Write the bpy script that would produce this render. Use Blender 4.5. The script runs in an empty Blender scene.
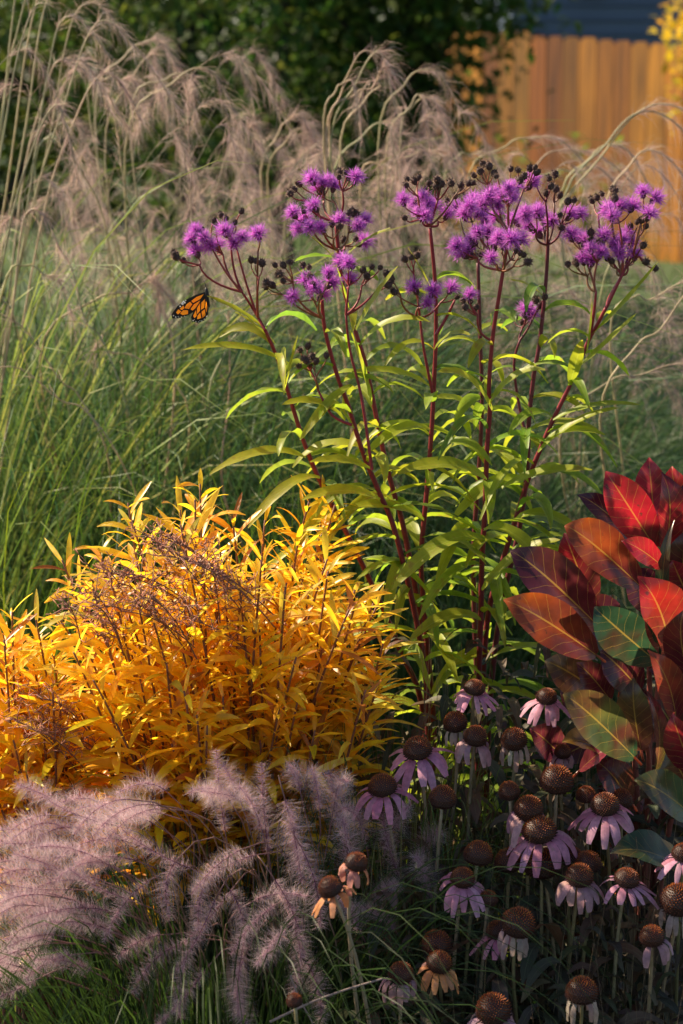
import bpy, math, random
import numpy as np
from mathutils import Vector as V, Matrix, noise as mnoise

RND = random.Random(11)
U = RND.uniform
scene = bpy.context.scene
COL = scene.collection
# ------------------------------------------------------------------ camera
CAMZ, PITCH, FOC = 1.5, math.radians(12.2), 2000.0
cd = bpy.data.cameras.new('camera'); cam = bpy.data.objects.new('camera', cd); COL.objects.link(cam)
cam.location = (0, 0, CAMZ); cam.rotation_euler = (math.pi / 2 - PITCH, 0, 0)
cd.sensor_fit = 'VERTICAL'; cd.sensor_height = 36; cd.lens = FOC / 1024 * 36
cd.clip_start = .05; cd.clip_end = 500
cd.dof.use_dof = True; cd.dof.focus_distance = 2.34; cd.dof.aperture_fstop = 6.8
scene.camera = cam
_F = V((0, math.cos(PITCH), -math.sin(PITCH))); _UP = V((0, math.sin(PITCH), math.cos(PITCH)))
def P(px, py, Y):
    """world point seen at pixel (px, py) of the photograph, Y metres from the camera"""
    d = V((1, 0, 0)) * ((px - 341.5) / FOC) - _UP * ((py - 512) / FOC) + _F
    return V((0, 0, CAMZ)) + d * (Y / d.y)
def lin(h):
    f = lambda c: c / 12.92 if c <= .04045 else ((c + .055) / 1.055) ** 2.4
    return tuple(f(int(h[i:i + 2], 16) / 255) for i in (0, 2, 4))

# ------------------------------------------------------------------ light
SUN = V((-.88, .47, 0)).normalized() * math.cos(math.radians(41)) + V((0, 0, math.sin(math.radians(41))))
w = bpy.data.worlds.new('World'); scene.world = w; w.use_nodes = True
nt = w.node_tree; sk = nt.nodes.new('ShaderNodeTexSky'); sk.sky_type = 'NISHITA'; sk.sun_disc = False
sk.sun_elevation = math.asin(SUN.z); sk.sun_rotation = math.atan2(SUN.x, SUN.y)
bg = nt.nodes['Background']; nt.links.new(sk.outputs[0], bg.inputs[0]); bg.inputs[1].default_value = .085
sl = bpy.data.lights.new('sun', 'SUN'); so = bpy.data.objects.new('sun', sl); COL.objects.link(so)
sl.energy = 5.0; sl.angle = math.radians(.6); sl.color = (1, .83, .60)
so.rotation_euler = SUN.to_track_quat('Z', 'Y').to_euler(); so.location = (-6, 2, 5)
vs = scene.view_settings; vs.view_transform = 'Standard'; vs.look = 'None'; vs.gamma = 1; vs.use_curve_mapping = False
vs.exposure = 1.1
scene.cycles.max_bounces = 8; scene.cycles.transparent_max_bounces = 8

# ------------------------------------------------------------------ mesh helper
def bez(pts, n):
    out = []
    for i in range(n + 1):
        t = i / n; q = list(pts)
        while len(q) > 1: q = [a.lerp(b, t) for a, b in zip(q[:-1], q[1:])]
        out.append(q[0])
    return out
def catmull(pts, k=4):
    out = []
    for i in range(len(pts) - 1):
        p0 = pts[max(i - 1, 0)]; p1 = pts[i]; p2 = pts[i + 1]; p3 = pts[min(i + 2, len(pts) - 1)]
        for j in range(k):
            t = j / k
            out.append(.5 * ((2 * p1) + (p2 - p0) * t + (2 * p0 - 5 * p1 + 4 * p2 - p3) * t * t + (3 * p1 - p0 - 3 * p2 + p3) * t ** 3))
    out.append(pts[-1].copy()); return out
def mixc(a, b, t): return tuple(x + (y - x) * t for x, y in zip(a, b))
def vary(c, s=.15, h=.06):
    k = 1 + U(-s, s); return tuple(max(0, x * k * (1 + U(-h, h))) for x in c)

class MB:
    def __init__(s): s.v = []; s.f = []; s.uv = []; s.c = []; s.m = []
    def vert(s, p, uv=(0, 0), c=(1, 1, 1)):
        s.v.append((p[0], p[1], p[2])); s.uv.append(uv); s.c.append(c); return len(s.v) - 1
    def face(s, *i, m=0): s.f.append(i); s.m.append(m)
    def strip(s, pts, width, up, col, col2=None, prof='lance', fold=.12, wav=0, two=True, m=0, twist=0):
        """a leaf or blade along pts; two = folded on its midrib"""
        n = len(pts) - 1; prev = None; ph = U(0, 6)
        for i, p in enumerate(pts):
            t = i / n
            tg = (pts[min(i + 1, n)] - pts[max(i - 1, 0)]).normalized()
            sd = tg.cross(up)
            if sd.length < 1e-4: sd = tg.cross(V((.3, .8, .1)))
            sd.normalize(); nm = sd.cross(tg)
            if twist:
                a = twist * t; sd, nm = sd * math.cos(a) + nm * math.sin(a), nm * math.cos(a) - sd * math.sin(a)
            if prof == 'lance': k = max(.04, math.sin(math.pi * min(1, t * .93 + .05)) ** .75)
            elif prof == 'ovate': k = max(.05, math.sin(math.pi * t ** .8) ** .72) if t < .999 else .03
            elif prof == 'obov': k = max(.05, math.sin(math.pi * t ** 1.05) ** .65) if t < .999 else .03
            elif prof == 'petal': k = .45 + .55 * math.sin(math.pi * min(t * .85 + .1, 1)) if t < .9 else .55
            else: k = 1 - t * .92
            h = width * .5 * k
            wv = nm * (wav * width * math.sin(ph + i * 1.9))
            c = mixc(col, col2, t) if col2 else col
            if two:
                q = [s.vert(p - sd * h + nm * fold * h * 2 + wv, (0, t), c), s.vert(p, (.5, t), c), s.vert(p + sd * h + nm * fold * h * 2 - wv, (1, t), c)]
                if prev:
                    s.face(prev[0], prev[1], q[1], q[0], m=m); s.face(prev[1], prev[2], q[2], q[1], m=m)
            else:
                q = [s.vert(p - sd * h, (0, t), c), s.vert(p + sd * h, (1, t), c)]
                if prev: s.face(prev[0], prev[1], q[1], q[0], m=m)
            prev = q
    def tube(s, pts, r0, r1, col, col2=None, n=5, m=0):
        prev = None; L = len(pts) - 1
        for i, p in enumerate(pts):
            t = i / L; tg = (pts[min(i + 1, L)] - pts[max(i - 1, 0)]).normalized()
            a = tg.cross(V((.31, .9, .21))).normalized(); b = tg.cross(a); r = r0 + (r1 - r0) * t
            c = mixc(col, col2, t) if col2 else col
            ring = [s.vert(p + (a * math.cos(k * 2 * math.pi / n) + b * math.sin(k * 2 * math.pi / n)) * r, (k / n, t), c) for k in range(n)]
            if prev:
                for k in range(n): s.face(prev[k], prev[(k + 1) % n], ring[(k + 1) % n], ring[k], m=m)
            prev = ring
        e = s.vert(pts[-1], (0, 1), col2 or col)
        for k in range(n): s.face(prev[k], prev[(k + 1) % n], e, m=m)
    def lathe(s, prof, col, n=10, mtx=Matrix(), m=0):
        prev = None
        for r, z in prof:
            ring = [s.vert(mtx @ V((r * math.cos(k * 2 * math.pi / n), r * math.sin(k * 2 * math.pi / n), z)), (k / n, z), col) for k in range(n)]
            if prev:
                for k in range(n): s.face(prev[k], prev[(k + 1) % n], ring[(k + 1) % n], ring[k], m=m)
            prev = ring
    def tri(s, a, b, c, col, tip=None, m=0):
        s.face(s.vert(a, (0, 0), col), s.vert(b, (1, 0), col), s.vert(c, (.5, 1), tip or col), m=m)
    def box(s, lo, hi, col, m=0):
        i = [s.vert((x, y, z), (x, z), col) for x in (lo[0], hi[0]) for y in (lo[1], hi[1]) for z in (lo[2], hi[2])]
        for f in ((0, 1, 3, 2), (4, 6, 7, 5), (0, 4, 5, 1), (2, 3, 7, 6), (0, 2, 6, 4), (1, 5, 7, 3)): s.face(*[i[k] for k in f], m=m)
    def mesh(s, name, mats, off=V((0, 0, 0)), smooth=True):
        me = bpy.data.meshes.new(name)
        vv = np.array(s.v, dtype=np.float32) - np.array(off, dtype=np.float32)
        me.from_pydata(vv.tolist(), [], s.f)
        for m in (mats if isinstance(mats, (list, tuple)) else [mats]): me.materials.append(m)
        ca = me.attributes.new('col', 'FLOAT_COLOR', 'POINT')
        c = np.ones((len(s.v), 4), dtype=np.float32); c[:, :3] = s.c; ca.data.foreach_set('color', c.ravel())
        ul = me.uv_layers.new(name='UVMap'); li = np.empty(len(me.loops), dtype=np.int32); me.loops.foreach_get('vertex_index', li)
        ul.data.foreach_set('uv', np.array(s.uv, dtype=np.float32)[li].ravel())
        me.polygons.foreach_set('material_index', np.array(s.m, dtype=np.int32))
        if smooth: me.polygons.foreach_set('use_smooth', np.ones(len(me.polygons), dtype=bool))
        me.update(); return me
    def build(s, name, mats, parent=None, smooth=True):
        off = parent_world(parent) if parent else V((0, 0, 0))
        o = bpy.data.objects.new(name, s.mesh(name, mats, off, smooth)); COL.objects.link(o)
        if parent: o.parent = parent
        return o
def parent_world(p):
    t = V((0, 0, 0))
    while p: t = t + p.location; p = p.parent
    return t
def place(name, me, parent, loc, mtx3=None, scale=1.0):
    """one more object on shared mesh data, at a world point, under a parent that is only translated"""
    o = bpy.data.objects.new(name, me); COL.objects.link(o); o.parent = parent
    o.location = loc - parent_world(parent)
    if mtx3 is not None: o.rotation_euler = mtx3.to_euler()
    o.scale = (scale,) * 3 if not isinstance(scale, (tuple, list)) else scale
    return o
def thing(name, label, cat, loc, group=None):
    o = bpy.data.objects.new(name, None); COL.objects.link(o); o.empty_display_size = .05
    o.location = loc; o['label'] = label; o['category'] = cat
    if group: o['group'] = group
    return o
def tag(o, label, cat, group=None, kind=None):
    o['label'] = label; o['category'] = cat
    if group: o['group'] = group
    if kind: o['kind'] = kind
    return o
def frame_z(z, spin=None):
    z = z.normalized(); q = z.to_track_quat('Z', 'Y').to_matrix()
    return q @ Matrix.Rotation(U(0, 6.28) if spin is None else spin, 3, 'Z')

# ------------------------------------------------------------------ materials
def mat(name, rough=.5, trans=0.0, tboost=1.25, spec=.4, vein=None, nv=9, kv=2.2, noise=.25, nscale=60, coat=0, vs_=.7, vw=1.0):
    m = bpy.data.materials.new(name); m.use_nodes = True; nt = m.node_tree; N = nt.nodes; L = nt.links
    b = N['Principled BSDF']; out = N['Material Output']
    at = N.new('ShaderNodeAttribute'); at.attribute_name = 'col'
    nz = N.new('ShaderNodeTexNoise'); nz.inputs['Scale'].default_value = nscale; nz.inputs['Detail'].default_value = 3
    tc = N.new('ShaderNodeTexCoord'); L.new(tc.outputs['Object'], nz.inputs['Vector'])
    mr = N.new('ShaderNodeMapRange'); mr.inputs[1].default_value = .25; mr.inputs[2].default_value = .75
    mr.inputs[3].default_value = 1 - noise; mr.inputs[4].default_value = 1 + noise; L.new(nz.outputs['Fac'], mr.inputs[0])
    mu = N.new('ShaderNodeVectorMath'); mu.operation = 'SCALE'; L.new(at.outputs['Color'], mu.inputs[0]); L.new(mr.outputs[0], mu.inputs['Scale'])
    col = mu.outputs[0]
    if vein:
        uv = N.new('ShaderNodeUVMap'); sp = N.new('ShaderNodeSeparateXYZ'); L.new(uv.outputs[0], sp.inputs[0])
        def M(op, a, bb=None):
            n = N.new('ShaderNodeMath'); n.operation = op
            for i, x in enumerate((a, bb)):
                if x is None: continue
                if isinstance(x, (int, float)): n.inputs[i].default_value = x
                else: L.new(x, n.inputs[i])
            return n.outputs[0]
        a = M('ABSOLUTE', M('SUBTRACT', sp.outputs[0], .5))
        mid = M('LESS_THAN', a, .035 * vw)
        wob = M('MULTIPLY', M('SUBTRACT', nz.outputs['Fac'], .5), .5)
        fr = M('FRACT', M('ADD', M('SUBTRACT', M('MULTIPLY', sp.outputs[1], nv), M('MULTIPLY', M('POWER', a, .8), kv * 2)), wob))
        sv = M('MULTIPLY', M('LESS_THAN', M('ABSOLUTE', M('SUBTRACT', fr, .5)), .045 * vw), .6)
        fac = M('MULTIPLY', M('MAXIMUM', mid, sv), vs_)
        mx = N.new('ShaderNodeMix'); mx.data_type = 'RGBA'; L.new(fac, mx.inputs[0]); L.new(col, mx.inputs[6]); mx.inputs[7].default_value = (*vein, 1)
        col = mx.outputs[2]
        bp = N.new('ShaderNodeBump'); bp.inputs['Strength'].default_value = .35; bp.inputs['Distance'].default_value = .002; bp.invert = True
        L.new(fac, bp.inputs['Height']); L.new(bp.outputs[0], b.inputs['Normal'])
    L.new(col, b.inputs['Base Color']); b.inputs['Roughness'].default_value = rough; b.inputs['Specular IOR Level'].default_value = spec
    if coat: b.inputs['Coat Weight'].default_value = coat
    if trans:
        tr = N.new('ShaderNodeBsdfTranslucent'); sc = N.new('ShaderNodeVectorMath'); sc.operation = 'SCALE'; sc.inputs['Scale'].default_value = tboost
        L.new(col, sc.inputs[0]); L.new(sc.outputs[0], tr.inputs[0])
        ms = N.new('ShaderNodeMixShader'); ms.inputs[0].default_value = trans
        L.new(b.outputs[0], ms.inputs[1]); L.new(tr.outputs[0], ms.inputs[2]); L.new(ms.outputs[0], out.inputs[0])
    return m
M_STEM = mat('plant_stem', .45, nscale=150)
M_IWLEAF = mat('lance_leaf', .42, .55, 1.5, vein=(.45, .5, .08), nv=12, kv=2.5, vs_=.35)
M_FLORET = mat('purple_floret', .7, .45, 1.2, nscale=300)
M_BUD = mat('brown_bud', .8, nscale=400, noise=.4)
M_AMS = mat('golden_leaf', .33, .55, 1.25, spec=.6, vein=(.8, .55, .08), nv=6, kv=1, vs_=.25)
M_TWIG = mat('twig', .6, nscale=200)
M_BLADE = mat('grass_blade', .5, .4, 1.3, spec=.35, nscale=25)
M_STRAW = mat('straw', .55, .3, 1.2, nscale=40)
M_FLUFF = mat('plume_fluff', .75, .5, 1.25, spec=.2, noise=.15)
M_CONE = mat('cone_spine', .55, .1, nscale=300)
M_PETAL = mat('ray_petal', .6, .42, 1.2, vein=(.35, .18, .32), nv=0, vs_=.2, nscale=180)
M_CLEAF = mat('coneflower_leaf', .6, .3, 1.2, vein=(.2, .2, .1), nv=6, vs_=.3)
M_RED = mat('broad_leaf', .27, .45, 1.7, spec=.55, vein=(.62, .40, .06), nv=9, kv=1.6, nscale=45, noise=.35, vs_=.30, vw=.5)
def blotch(m, scale, lo, hi, amt, colr):
    """patches of a second leaf colour: autumn colouring, mildew, dry spots"""
    t = m.node_tree; N = t.nodes; first = lambda k: [n for n in N if n.type == k][0]
    mx = N.new('ShaderNodeMix'); mx.data_type = 'RGBA'; nz = N.new('ShaderNodeTexNoise'); nz.inputs['Scale'].default_value = scale; nz.inputs['Detail'].default_value = 6
    r = N.new('ShaderNodeMapRange'); r.inputs[1].default_value = lo; r.inputs[2].default_value = hi; r.inputs[4].default_value = amt
    t.links.new(first('TEX_COORD').outputs['Object'], nz.inputs['Vector']); t.links.new(nz.outputs['Fac'], r.inputs[0]); t.links.new(r.outputs[0], mx.inputs[0])
    v = [n for n in N if n.type == 'VECT_MATH'][0]; t.links.new(v.inputs[0].links[0].from_socket, mx.inputs[6]); mx.inputs[7].default_value = (*colr, 1); t.links.new(mx.outputs[2], v.inputs[0])
blotch(M_RED, 22, .45, .7, .9, (.085, .022, .016)); blotch(M_RED, 110, .64, .70, .7, (.05, .028, .015))
blotch(M_IWLEAF, 60, .60, .72, .75, (.22, .13, .03)); blotch(M_AMS, 70, .60, .74, .7, (.42, .17, .03)); blotch(M_PETAL, 120, .58, .72, .6, (.36, .22, .16))
M_TREE = mat('tree_leaf', .65, .4, 1.3, spec=.2, nscale=3)
M_BARK = mat('bark', .9, nscale=18, noise=.5)
M_WING = mat('wing_scale', .5, .6, 1.7, nscale=500, noise=.12)
M_BODY = mat('insect_body', .5)

def wood_mat():
    m = bpy.data.materials.new('cedar_board'); m.use_nodes = True; N = m.node_tree.nodes; L = m.node_tree.links; b = N['Principled BSDF']
    at = N.new('ShaderNodeAttribute'); at.attribute_name = 'col'
    tc = N.new('ShaderNodeTexCoord'); mp = N.new('ShaderNodeMapping'); mp.inputs['Scale'].default_value = (26, 26, 1.1); L.new(tc.outputs['Object'], mp.inputs[0])
    nz = N.new('ShaderNodeTexNoise'); nz.inputs['Scale'].default_value = 1.6; nz.inputs['Detail'].default_value = 6; L.new(mp.outputs[0], nz.inputs[0])
    cr = N.new('ShaderNodeValToRGB'); cr.color_ramp.elements[0].position = .3; cr.color_ramp.elements[0].color = (.30, .29, .30, 1)
    cr.color_ramp.elements[1].position = .72; cr.color_ramp.elements[1].color = (1.25, 1.25, 1.2, 1); L.new(nz.outputs['Fac'], cr.inputs[0])
    mu = N.new('ShaderNodeMix'); mu.data_type = 'RGBA'; mu.blend_type = 'MULTIPLY'; mu.inputs[0].default_value = 1
    L.new(at.outputs['Color'], mu.inputs[6]); L.new(cr.outputs[0], mu.inputs[7]); L.new(mu.outputs[2], b.inputs['Base Color']); b.inputs['Roughness'].default_value = .7
    return m
M_WOOD = wood_mat()
def ground_mat(name, a, bcol, scale):
    m = bpy.data.materials.new(name); m.use_nodes = True; N = m.node_tree.nodes; L = m.node_tree.links; b = N['Principled BSDF']
    tc = N.new('ShaderNodeTexCoord'); nz = N.new('ShaderNodeTexNoise'); nz.inputs['Scale'].default_value = scale; nz.inputs['Detail'].default_value = 8; L.new(tc.outputs['Object'], nz.inputs[0])
    cr = N.new('ShaderNodeValToRGB'); cr.color_ramp.elements[0].position = .35; cr.color_ramp.elements[0].color = (*a, 1); cr.color_ramp.elements[1].position = .7; cr.color_ramp.elements[1].color = (*bcol, 1)
    L.new(nz.outputs['Fac'], cr.inputs[0]); L.new(cr.outputs[0], b.inputs['Base Color']); b.inputs['Roughness'].default_value = .9
    bp = N.new('ShaderNodeBump'); bp.inputs['Strength'].default_value = .8; bp.inputs['Distance'].default_value = .02; L.new(nz.outputs['Fac'], bp.inputs['Height']); L.new(bp.outputs[0], b.inputs['Normal'])
    return m
M_MULCH = ground_mat('bark_mulch', (.015, .009, .006), (.07, .045, .03), 30)
M_LAWN = ground_mat('lawn_turf', (.03, .055, .015), (.06, .10, .022), 9)

# ------------------------------------------------------------------ setting
def sheet(name, x0, x1, y0, y1, z, m, nx=1, ny=1, amp=0):
    b = MB(); g = []
    for j in range(ny + 1):
        for i in range(nx + 1):
            x = x0 + (x1 - x0) * i / nx; y = y0 + (y1 - y0) * j / ny
            g.append(b.vert((x, y, z + amp * mnoise.noise(V((x * 3, y * 3, 1)))), (x, y)))
    for j in range(ny):
        for i in range(nx):
            a = j * (nx + 1) + i; b.face(g[a], g[a + 1], g[a + nx + 2], g[a + nx + 1])
    return b.build(name, m)
def gz(y):
    t = max(0, min(1, (y - 7.5) / 6)); return -.06 + .36 * t * t * (3 - 2 * t)
b = MB(); rows = []
for y in [-120, -20, 0, 4, 7.5] + [8 + .5 * k for k in range(13)] + [20, 40, 120, 300]:
    rows.append([b.vert((x, y, gz(y)), (x, y)) for x in (-200, -40, -10, 0, 10, 40, 200)])
for r0, r1 in zip(rows[:-1], rows[1:]):
    for k in range(6): b.face(r0[k], r0[k + 1], r1[k + 1], r1[k])
o = b.build('ground', M_LAWN); o['kind'] = 'structure'
o = sheet('garden_bed', -5, 5, .6, 6.2, 0, M_MULCH, 60, 40, .03); o['kind'] = 'structure'
b = MB()
for i in range(9000):
    y = 6.2 + 9.5 * (RND.random() ** 1.3); x = U(-.2, .33) * y + U(-.3, .3)
    p = V((x, y, gz(y))); h = U(.05, .11)
    b.strip([p, p + V((U(-.01, .01), 0, h * .6)), p + V((U(-.04, .04), U(-.03, .03), h))], U(.006, .011), V((U(-1, 1), -1, .2)), vary((.09, .14, .03), .3, .15), prof='blade', two=False)
tag(b.build('lawn_grass', M_BLADE), 'short mown lawn grass between the bed and the wooden fence', 'grass', kind='stuff')

# fence
fz = lambda x: -.01 - .11 * (x - 1.22)
f0 = V((.70, 15.01, 0)); fd = V((1, -1, 0)).normalized(); fn = V((fd.y, -fd.x, 0))
fr = thing('wooden_fence', 'tall orange cedar board fence at the back beyond the grasses', 'fence', V((1.71, 14.0, .2)))
x = 0; nb = 0
while x < 4.8 and nb < 80:
    wd = .142; p = f0 + fd * x; z0 = fz(p.x) - .1; z1 = fz(p.x) + 1.83 + U(-.012, .012); b = MB()
    c = vary(RND.choice([(.42, .155, .010), (.34, .115, .008), (.50, .20, .015), (.38, .145, .012), (.27, .085, .007)]), .28, .06)
    th = .019; off = fn * U(-.002, .002)
    q = []
    for zz, k in ((z0, 0), (z1 - .035, 0), (z1, .028)):
        for s_, e in ((k, 0), (wd - k, 0), (wd - k, th), (k, th)):
            pt = p + fd * s_ - fn * e + off; q.append(b.vert((pt.x, pt.y, zz), (s_, zz), c))
    for r in (0, 4):
        for k in range(4): b.face(q[r + k], q[r + (k + 1) % 4], q[r + 4 + (k + 1) % 4], q[r + 4 + k])
    b.face(q[8], q[9], q[10], q[11])
    b.build('board', M_WOOD, fr, smooth=False); x += wd + U(.003, .007); nb += 1
for hz in (.35, 1.0, 1.6):
    b = MB(); p0 = f0 - fn * .045; p1 = f0 + fd * 4.8 - fn * .045
    a_ = V((p0.x, p0.y, fz(p0.x) + hz)); c_ = V((p1.x, p1.y, fz(p1.x) + hz)); b.tube([a_, c_], .03, .03, (.35, .16, .05), n=4); b.build('rail', M_WOOD, fr, smooth=False)
for k in range(3):
    b = MB(); p = f0 + fd * (.3 + 2.1 * k) - fn * .12; b.tube([V((p.x, p.y, -.3)), V((p.x, p.y, fz(p.x) + 1.7))], .06, .06, (.33, .17, .07), n=4); b.build('post', M_WOOD, fr, smooth=False)

# neighbour's house behind the fence
hs = thing('house', 'dark slate blue house wall rising behind the wooden fence', 'house', V((4.6, 23, .3)))
m_slate = mat('slate_siding', .6, noise=.12, nscale=2)
b = MB(); c = (.075, .105, .17)
for k in range(22):
    z = -.1 + k * .16; b.box((1.9, 23 - .012 * 0, z), (12, 30, z + .155), c)
    b.box((1.88, 22.975, z), (12, 22.999, z + .022), mixc(c, (0, 0, 0), .15))
b.build('wall', m_slate, hs, smooth=False)
b = MB(); rc = (.06, .06, .07)
i = [b.vert(p, (0, 0), rc) for p in ((1.5, 22.4, 3.3), (12.4, 22.4, 3.3), (12.4, 26.5, 5.6), (1.5, 26.5, 5.6), (1.5, 30.6, 3.3), (12.4, 30.6, 3.3), (1.5, 22.4, 3.42), (12.4, 22.4, 3.42), (12.4, 26.5, 5.75), (1.5, 26.5, 5.75), (1.5, 30.6, 3.42), (12.4, 30.6, 3.42))]
for f in ((0, 1, 7, 6), (6, 7, 8, 9), (9, 8, 11, 10), (0, 3, 2, 1), (3, 4, 5, 2), (4, 10, 11, 5), (0, 6, 9, 3), (3, 9, 10, 4), (1, 2, 8, 7), (2, 5, 11, 8)): b.face(*[i[k] for k in f])
b.build('roof', mat('roof_shingle', .9, nscale=14, noise=.4), hs, smooth=False)
b = MB(); b.box((2.55, 22.90, 2.42), (2.95, 22.972, 2.75), (.16, .03, .04)); b.build('vent', m_slate, hs, smooth=False)

# ------------------------------------------------------------------ trees
def tree(name, label, base, height, blobs, nleaf, cols, leaf=.06, trunk_r=.07, cat='tree', group=None, limbs=7, tcol=(.03, .022, .016)):
    """blobs: (x, y, z, rx, ry, rz) crown lobes in world space, filled with leaf clumps"""
    t = thing(name, label, cat, base, group); b = MB()
    top = V((base.x + U(-.15, .15), base.y + U(-.1, .1), base.z + height * .8)); mid = base.lerp(top, .5) + V((U(-.1, .1), U(-.1, .1), 0))
    tp = bez([base, mid, top], 8); b.tube(tp, trunk_r, trunk_r * .3, tcol, n=8)
    for k in range(limbs):
        bl = blobs[k % len(blobs)]; s_ = tp[2 + k % 5]
        e = V((bl[0] + U(-.6, .6) * bl[3], bl[1] + U(-.6, .6) * bl[4], bl[2] + U(-.4, .6) * bl[5])); m_ = s_.lerp(e, .5) + V((0, 0, .12))
        b.tube(bez([s_, m_, e], 6), trunk_r * .4, .006, tcol, n=5)
    b.build('trunk', M_BARK, t)
    b = MB(); tot = sum(q[3] * q[4] * q[5] for q in blobs) ** 1.0
    for q in blobs:
        n = int(nleaf * q[3] * q[4] * q[5] / tot); clumps = []
        for _ in range(max(6, n // 22)):
            while True:
                d = V((U(-1, 1), U(-1, 1), U(-1, 1)))
                if .35 < d.length < 1: break
            clumps.append(V((q[0] + d.x * q[3], q[1] + d.y * q[4], q[2] + d.z * q[5])))
        for _ in range(n):
            cc = RND.choice(clumps); p = cc + V((RND.gauss(0, 1), RND.gauss(0, 1), RND.gauss(0, .7))) * leaf * 2.1
            d = V((U(-1, 1), U(-1, 1), U(-.9, .3))).normalized(); L = leaf * U(.7, 1.4)
            b.strip([p, p + d * L * .5 + V((0, 0, .008)), p + d * L], L * .55, V((U(-.6, .6), U(-.6, .6), 1)), vary(RND.choice(cols), .3, .15), fold=.1)
    b.build('crown', M_TREE, t); return t
DG = [(.04, .085, .014), (.06, .12, .018), (.08, .14, .022), (.03, .06, .014), (.11, .15, .022)]
tree('leafy_tree', 'yellow green bushy tree at the upper left corner behind the tallest grass', V((-1.55, 9.2, gz(9.2))), 2.6,
     [(-1.5, 9.2, 1.9, .75, .6, .8), (-1.1, 9.3, 1.3, .5, .5, .5), (-1.9, 9.4, 1.2, .6, .5, .6)], 4200, [(.13, .15, .02), (.08, .12, .02), (.06, .10, .02)], .07, group='trees behind the garden')
tree('leafy_tree', 'dark green tree with a thin trunk above the drooping grass plumes', V((-.75, 10.5, gz(10.5))), 3,
     [(-.9, 10.5, 2.1, .7, .6, .7), (-.5, 10.6, 1.4, .6, .5, .5), (-1.0, 10.7, 1.1, .5, .5, .6)], 4600, DG, .07, group='trees behind the garden')
tree('leafy_tree', 'dark green tree with a dark trunk gap left of the tall bent straw', V((-.3, 11.2, gz(11.2))), 3,
     [(-.1, 11.4, 2.2, .7, .6, .6), (.1, 11.5, 1.35, .55, .5, .55), (-.5, 11.6, 1.3, .5, .5, .5)], 4600, DG, .075, group='trees behind the garden')
tree('leafy_tree', 'dark leafy tree whose branches hang over the left end of the fence', V((.45, 11.6, gz(11.6))), 3.2,
     [(.3, 11.6, 2.15, .65, .6, .6), (.75, 11.5, 1.95, .42, .4, .28), (.95, 11.4, 2.1, .28, .35, .2), (.42, 11.8, 1.3, .42, .5, .6), (.25, 11.7, .7, .5, .5, .5)], 5200, DG + [(.07, .12, .03)], .075, group='trees behind the garden')
tree('leafy_tree', 'golden yellow leaved small tree at the right edge before the fence', V((2.32, 12.6, gz(12.6))), 2.5,
     [(2.33, 12.6, 1.98, .27, .35, .24), (2.37, 12.6, 1.6, .2, .3, .25), (2.66, 12.7, 1.75, .4, .4, .5)], 3400, [(.55, .36, .02), (.62, .42, .03), (.45, .34, .03)], .07, .035, group=None)
tree('evergreen_hedge', 'dark tall hedge closing the garden behind the leafy trees', V((-1.4, 18.2, gz(18.2))), 4.2,
     [(-4.6, 18.2, 1.5, 1.1, .6, 1.8), (-3.2, 18.2, 1.5, 1.1, .6, 1.8), (-1.8, 18.2, 1.5, 1.1, .6, 1.8), (-.5, 18.2, 1.5, 1.0, .6, 1.8), (.7, 18.2, 1.5, .9, .6, 1.8), (-3.8, 18.2, 3.2, 1.6, .6, .9), (-1.2, 18.2, 3.2, 1.6, .6, .9), (.9, 18.2, 3.1, .9, .6, .8), (-4.2, 18.9, 2.0, 1.2, .4, 1.6), (-2.7, 18.9, 2.0, 1.2, .4, 1.6), (-1.2, 18.9, 2.0, 1.2, .4, 1.6), (.2, 18.9, 2.0, 1.1, .4, 1.6), (1.0, 18.9, 2.0, .8, .4, 1.6)], 26000,
     [(.018, .038, .010), (.028, .05, .014), (.04, .06, .012)], .13, .06, cat='hedge', limbs=12)
for lab, px, py, Y in (('small yellow green weed below the left part of the fence', 505, 190, 13.0), ('small green weed below the right part of the fence', 592, 190, 12.4)):
    p = P(px, py, Y); bs = V((p.x, Y, gz(Y))); t = thing('leafy_weed', lab, 'weed', bs, 'weeds at the fence'); b = MB(); s = MB()
    for k in range(7):
        tip = bs + V((U(-.22, .22), U(-.12, .12), U(.5, .9))); pts = bez([bs, bs + V((0, 0, .3)), tip], 8); s.tube(pts, .006, .002, (.08, .13, .03))
        for q in pts[2:]:
            for _ in range(4):
                d = V((U(-1, 1), U(-1, 1), U(-.2, .5))).normalized() * .1; b.strip([q, q + d * .5 + V((0, 0, .01)), q + d], .04, V((0, 0, 1)), vary((.16, .22, .03), .3))
    s.build('stem', M_STEM, t); b.build('foliage', M_TREE, t)

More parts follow.
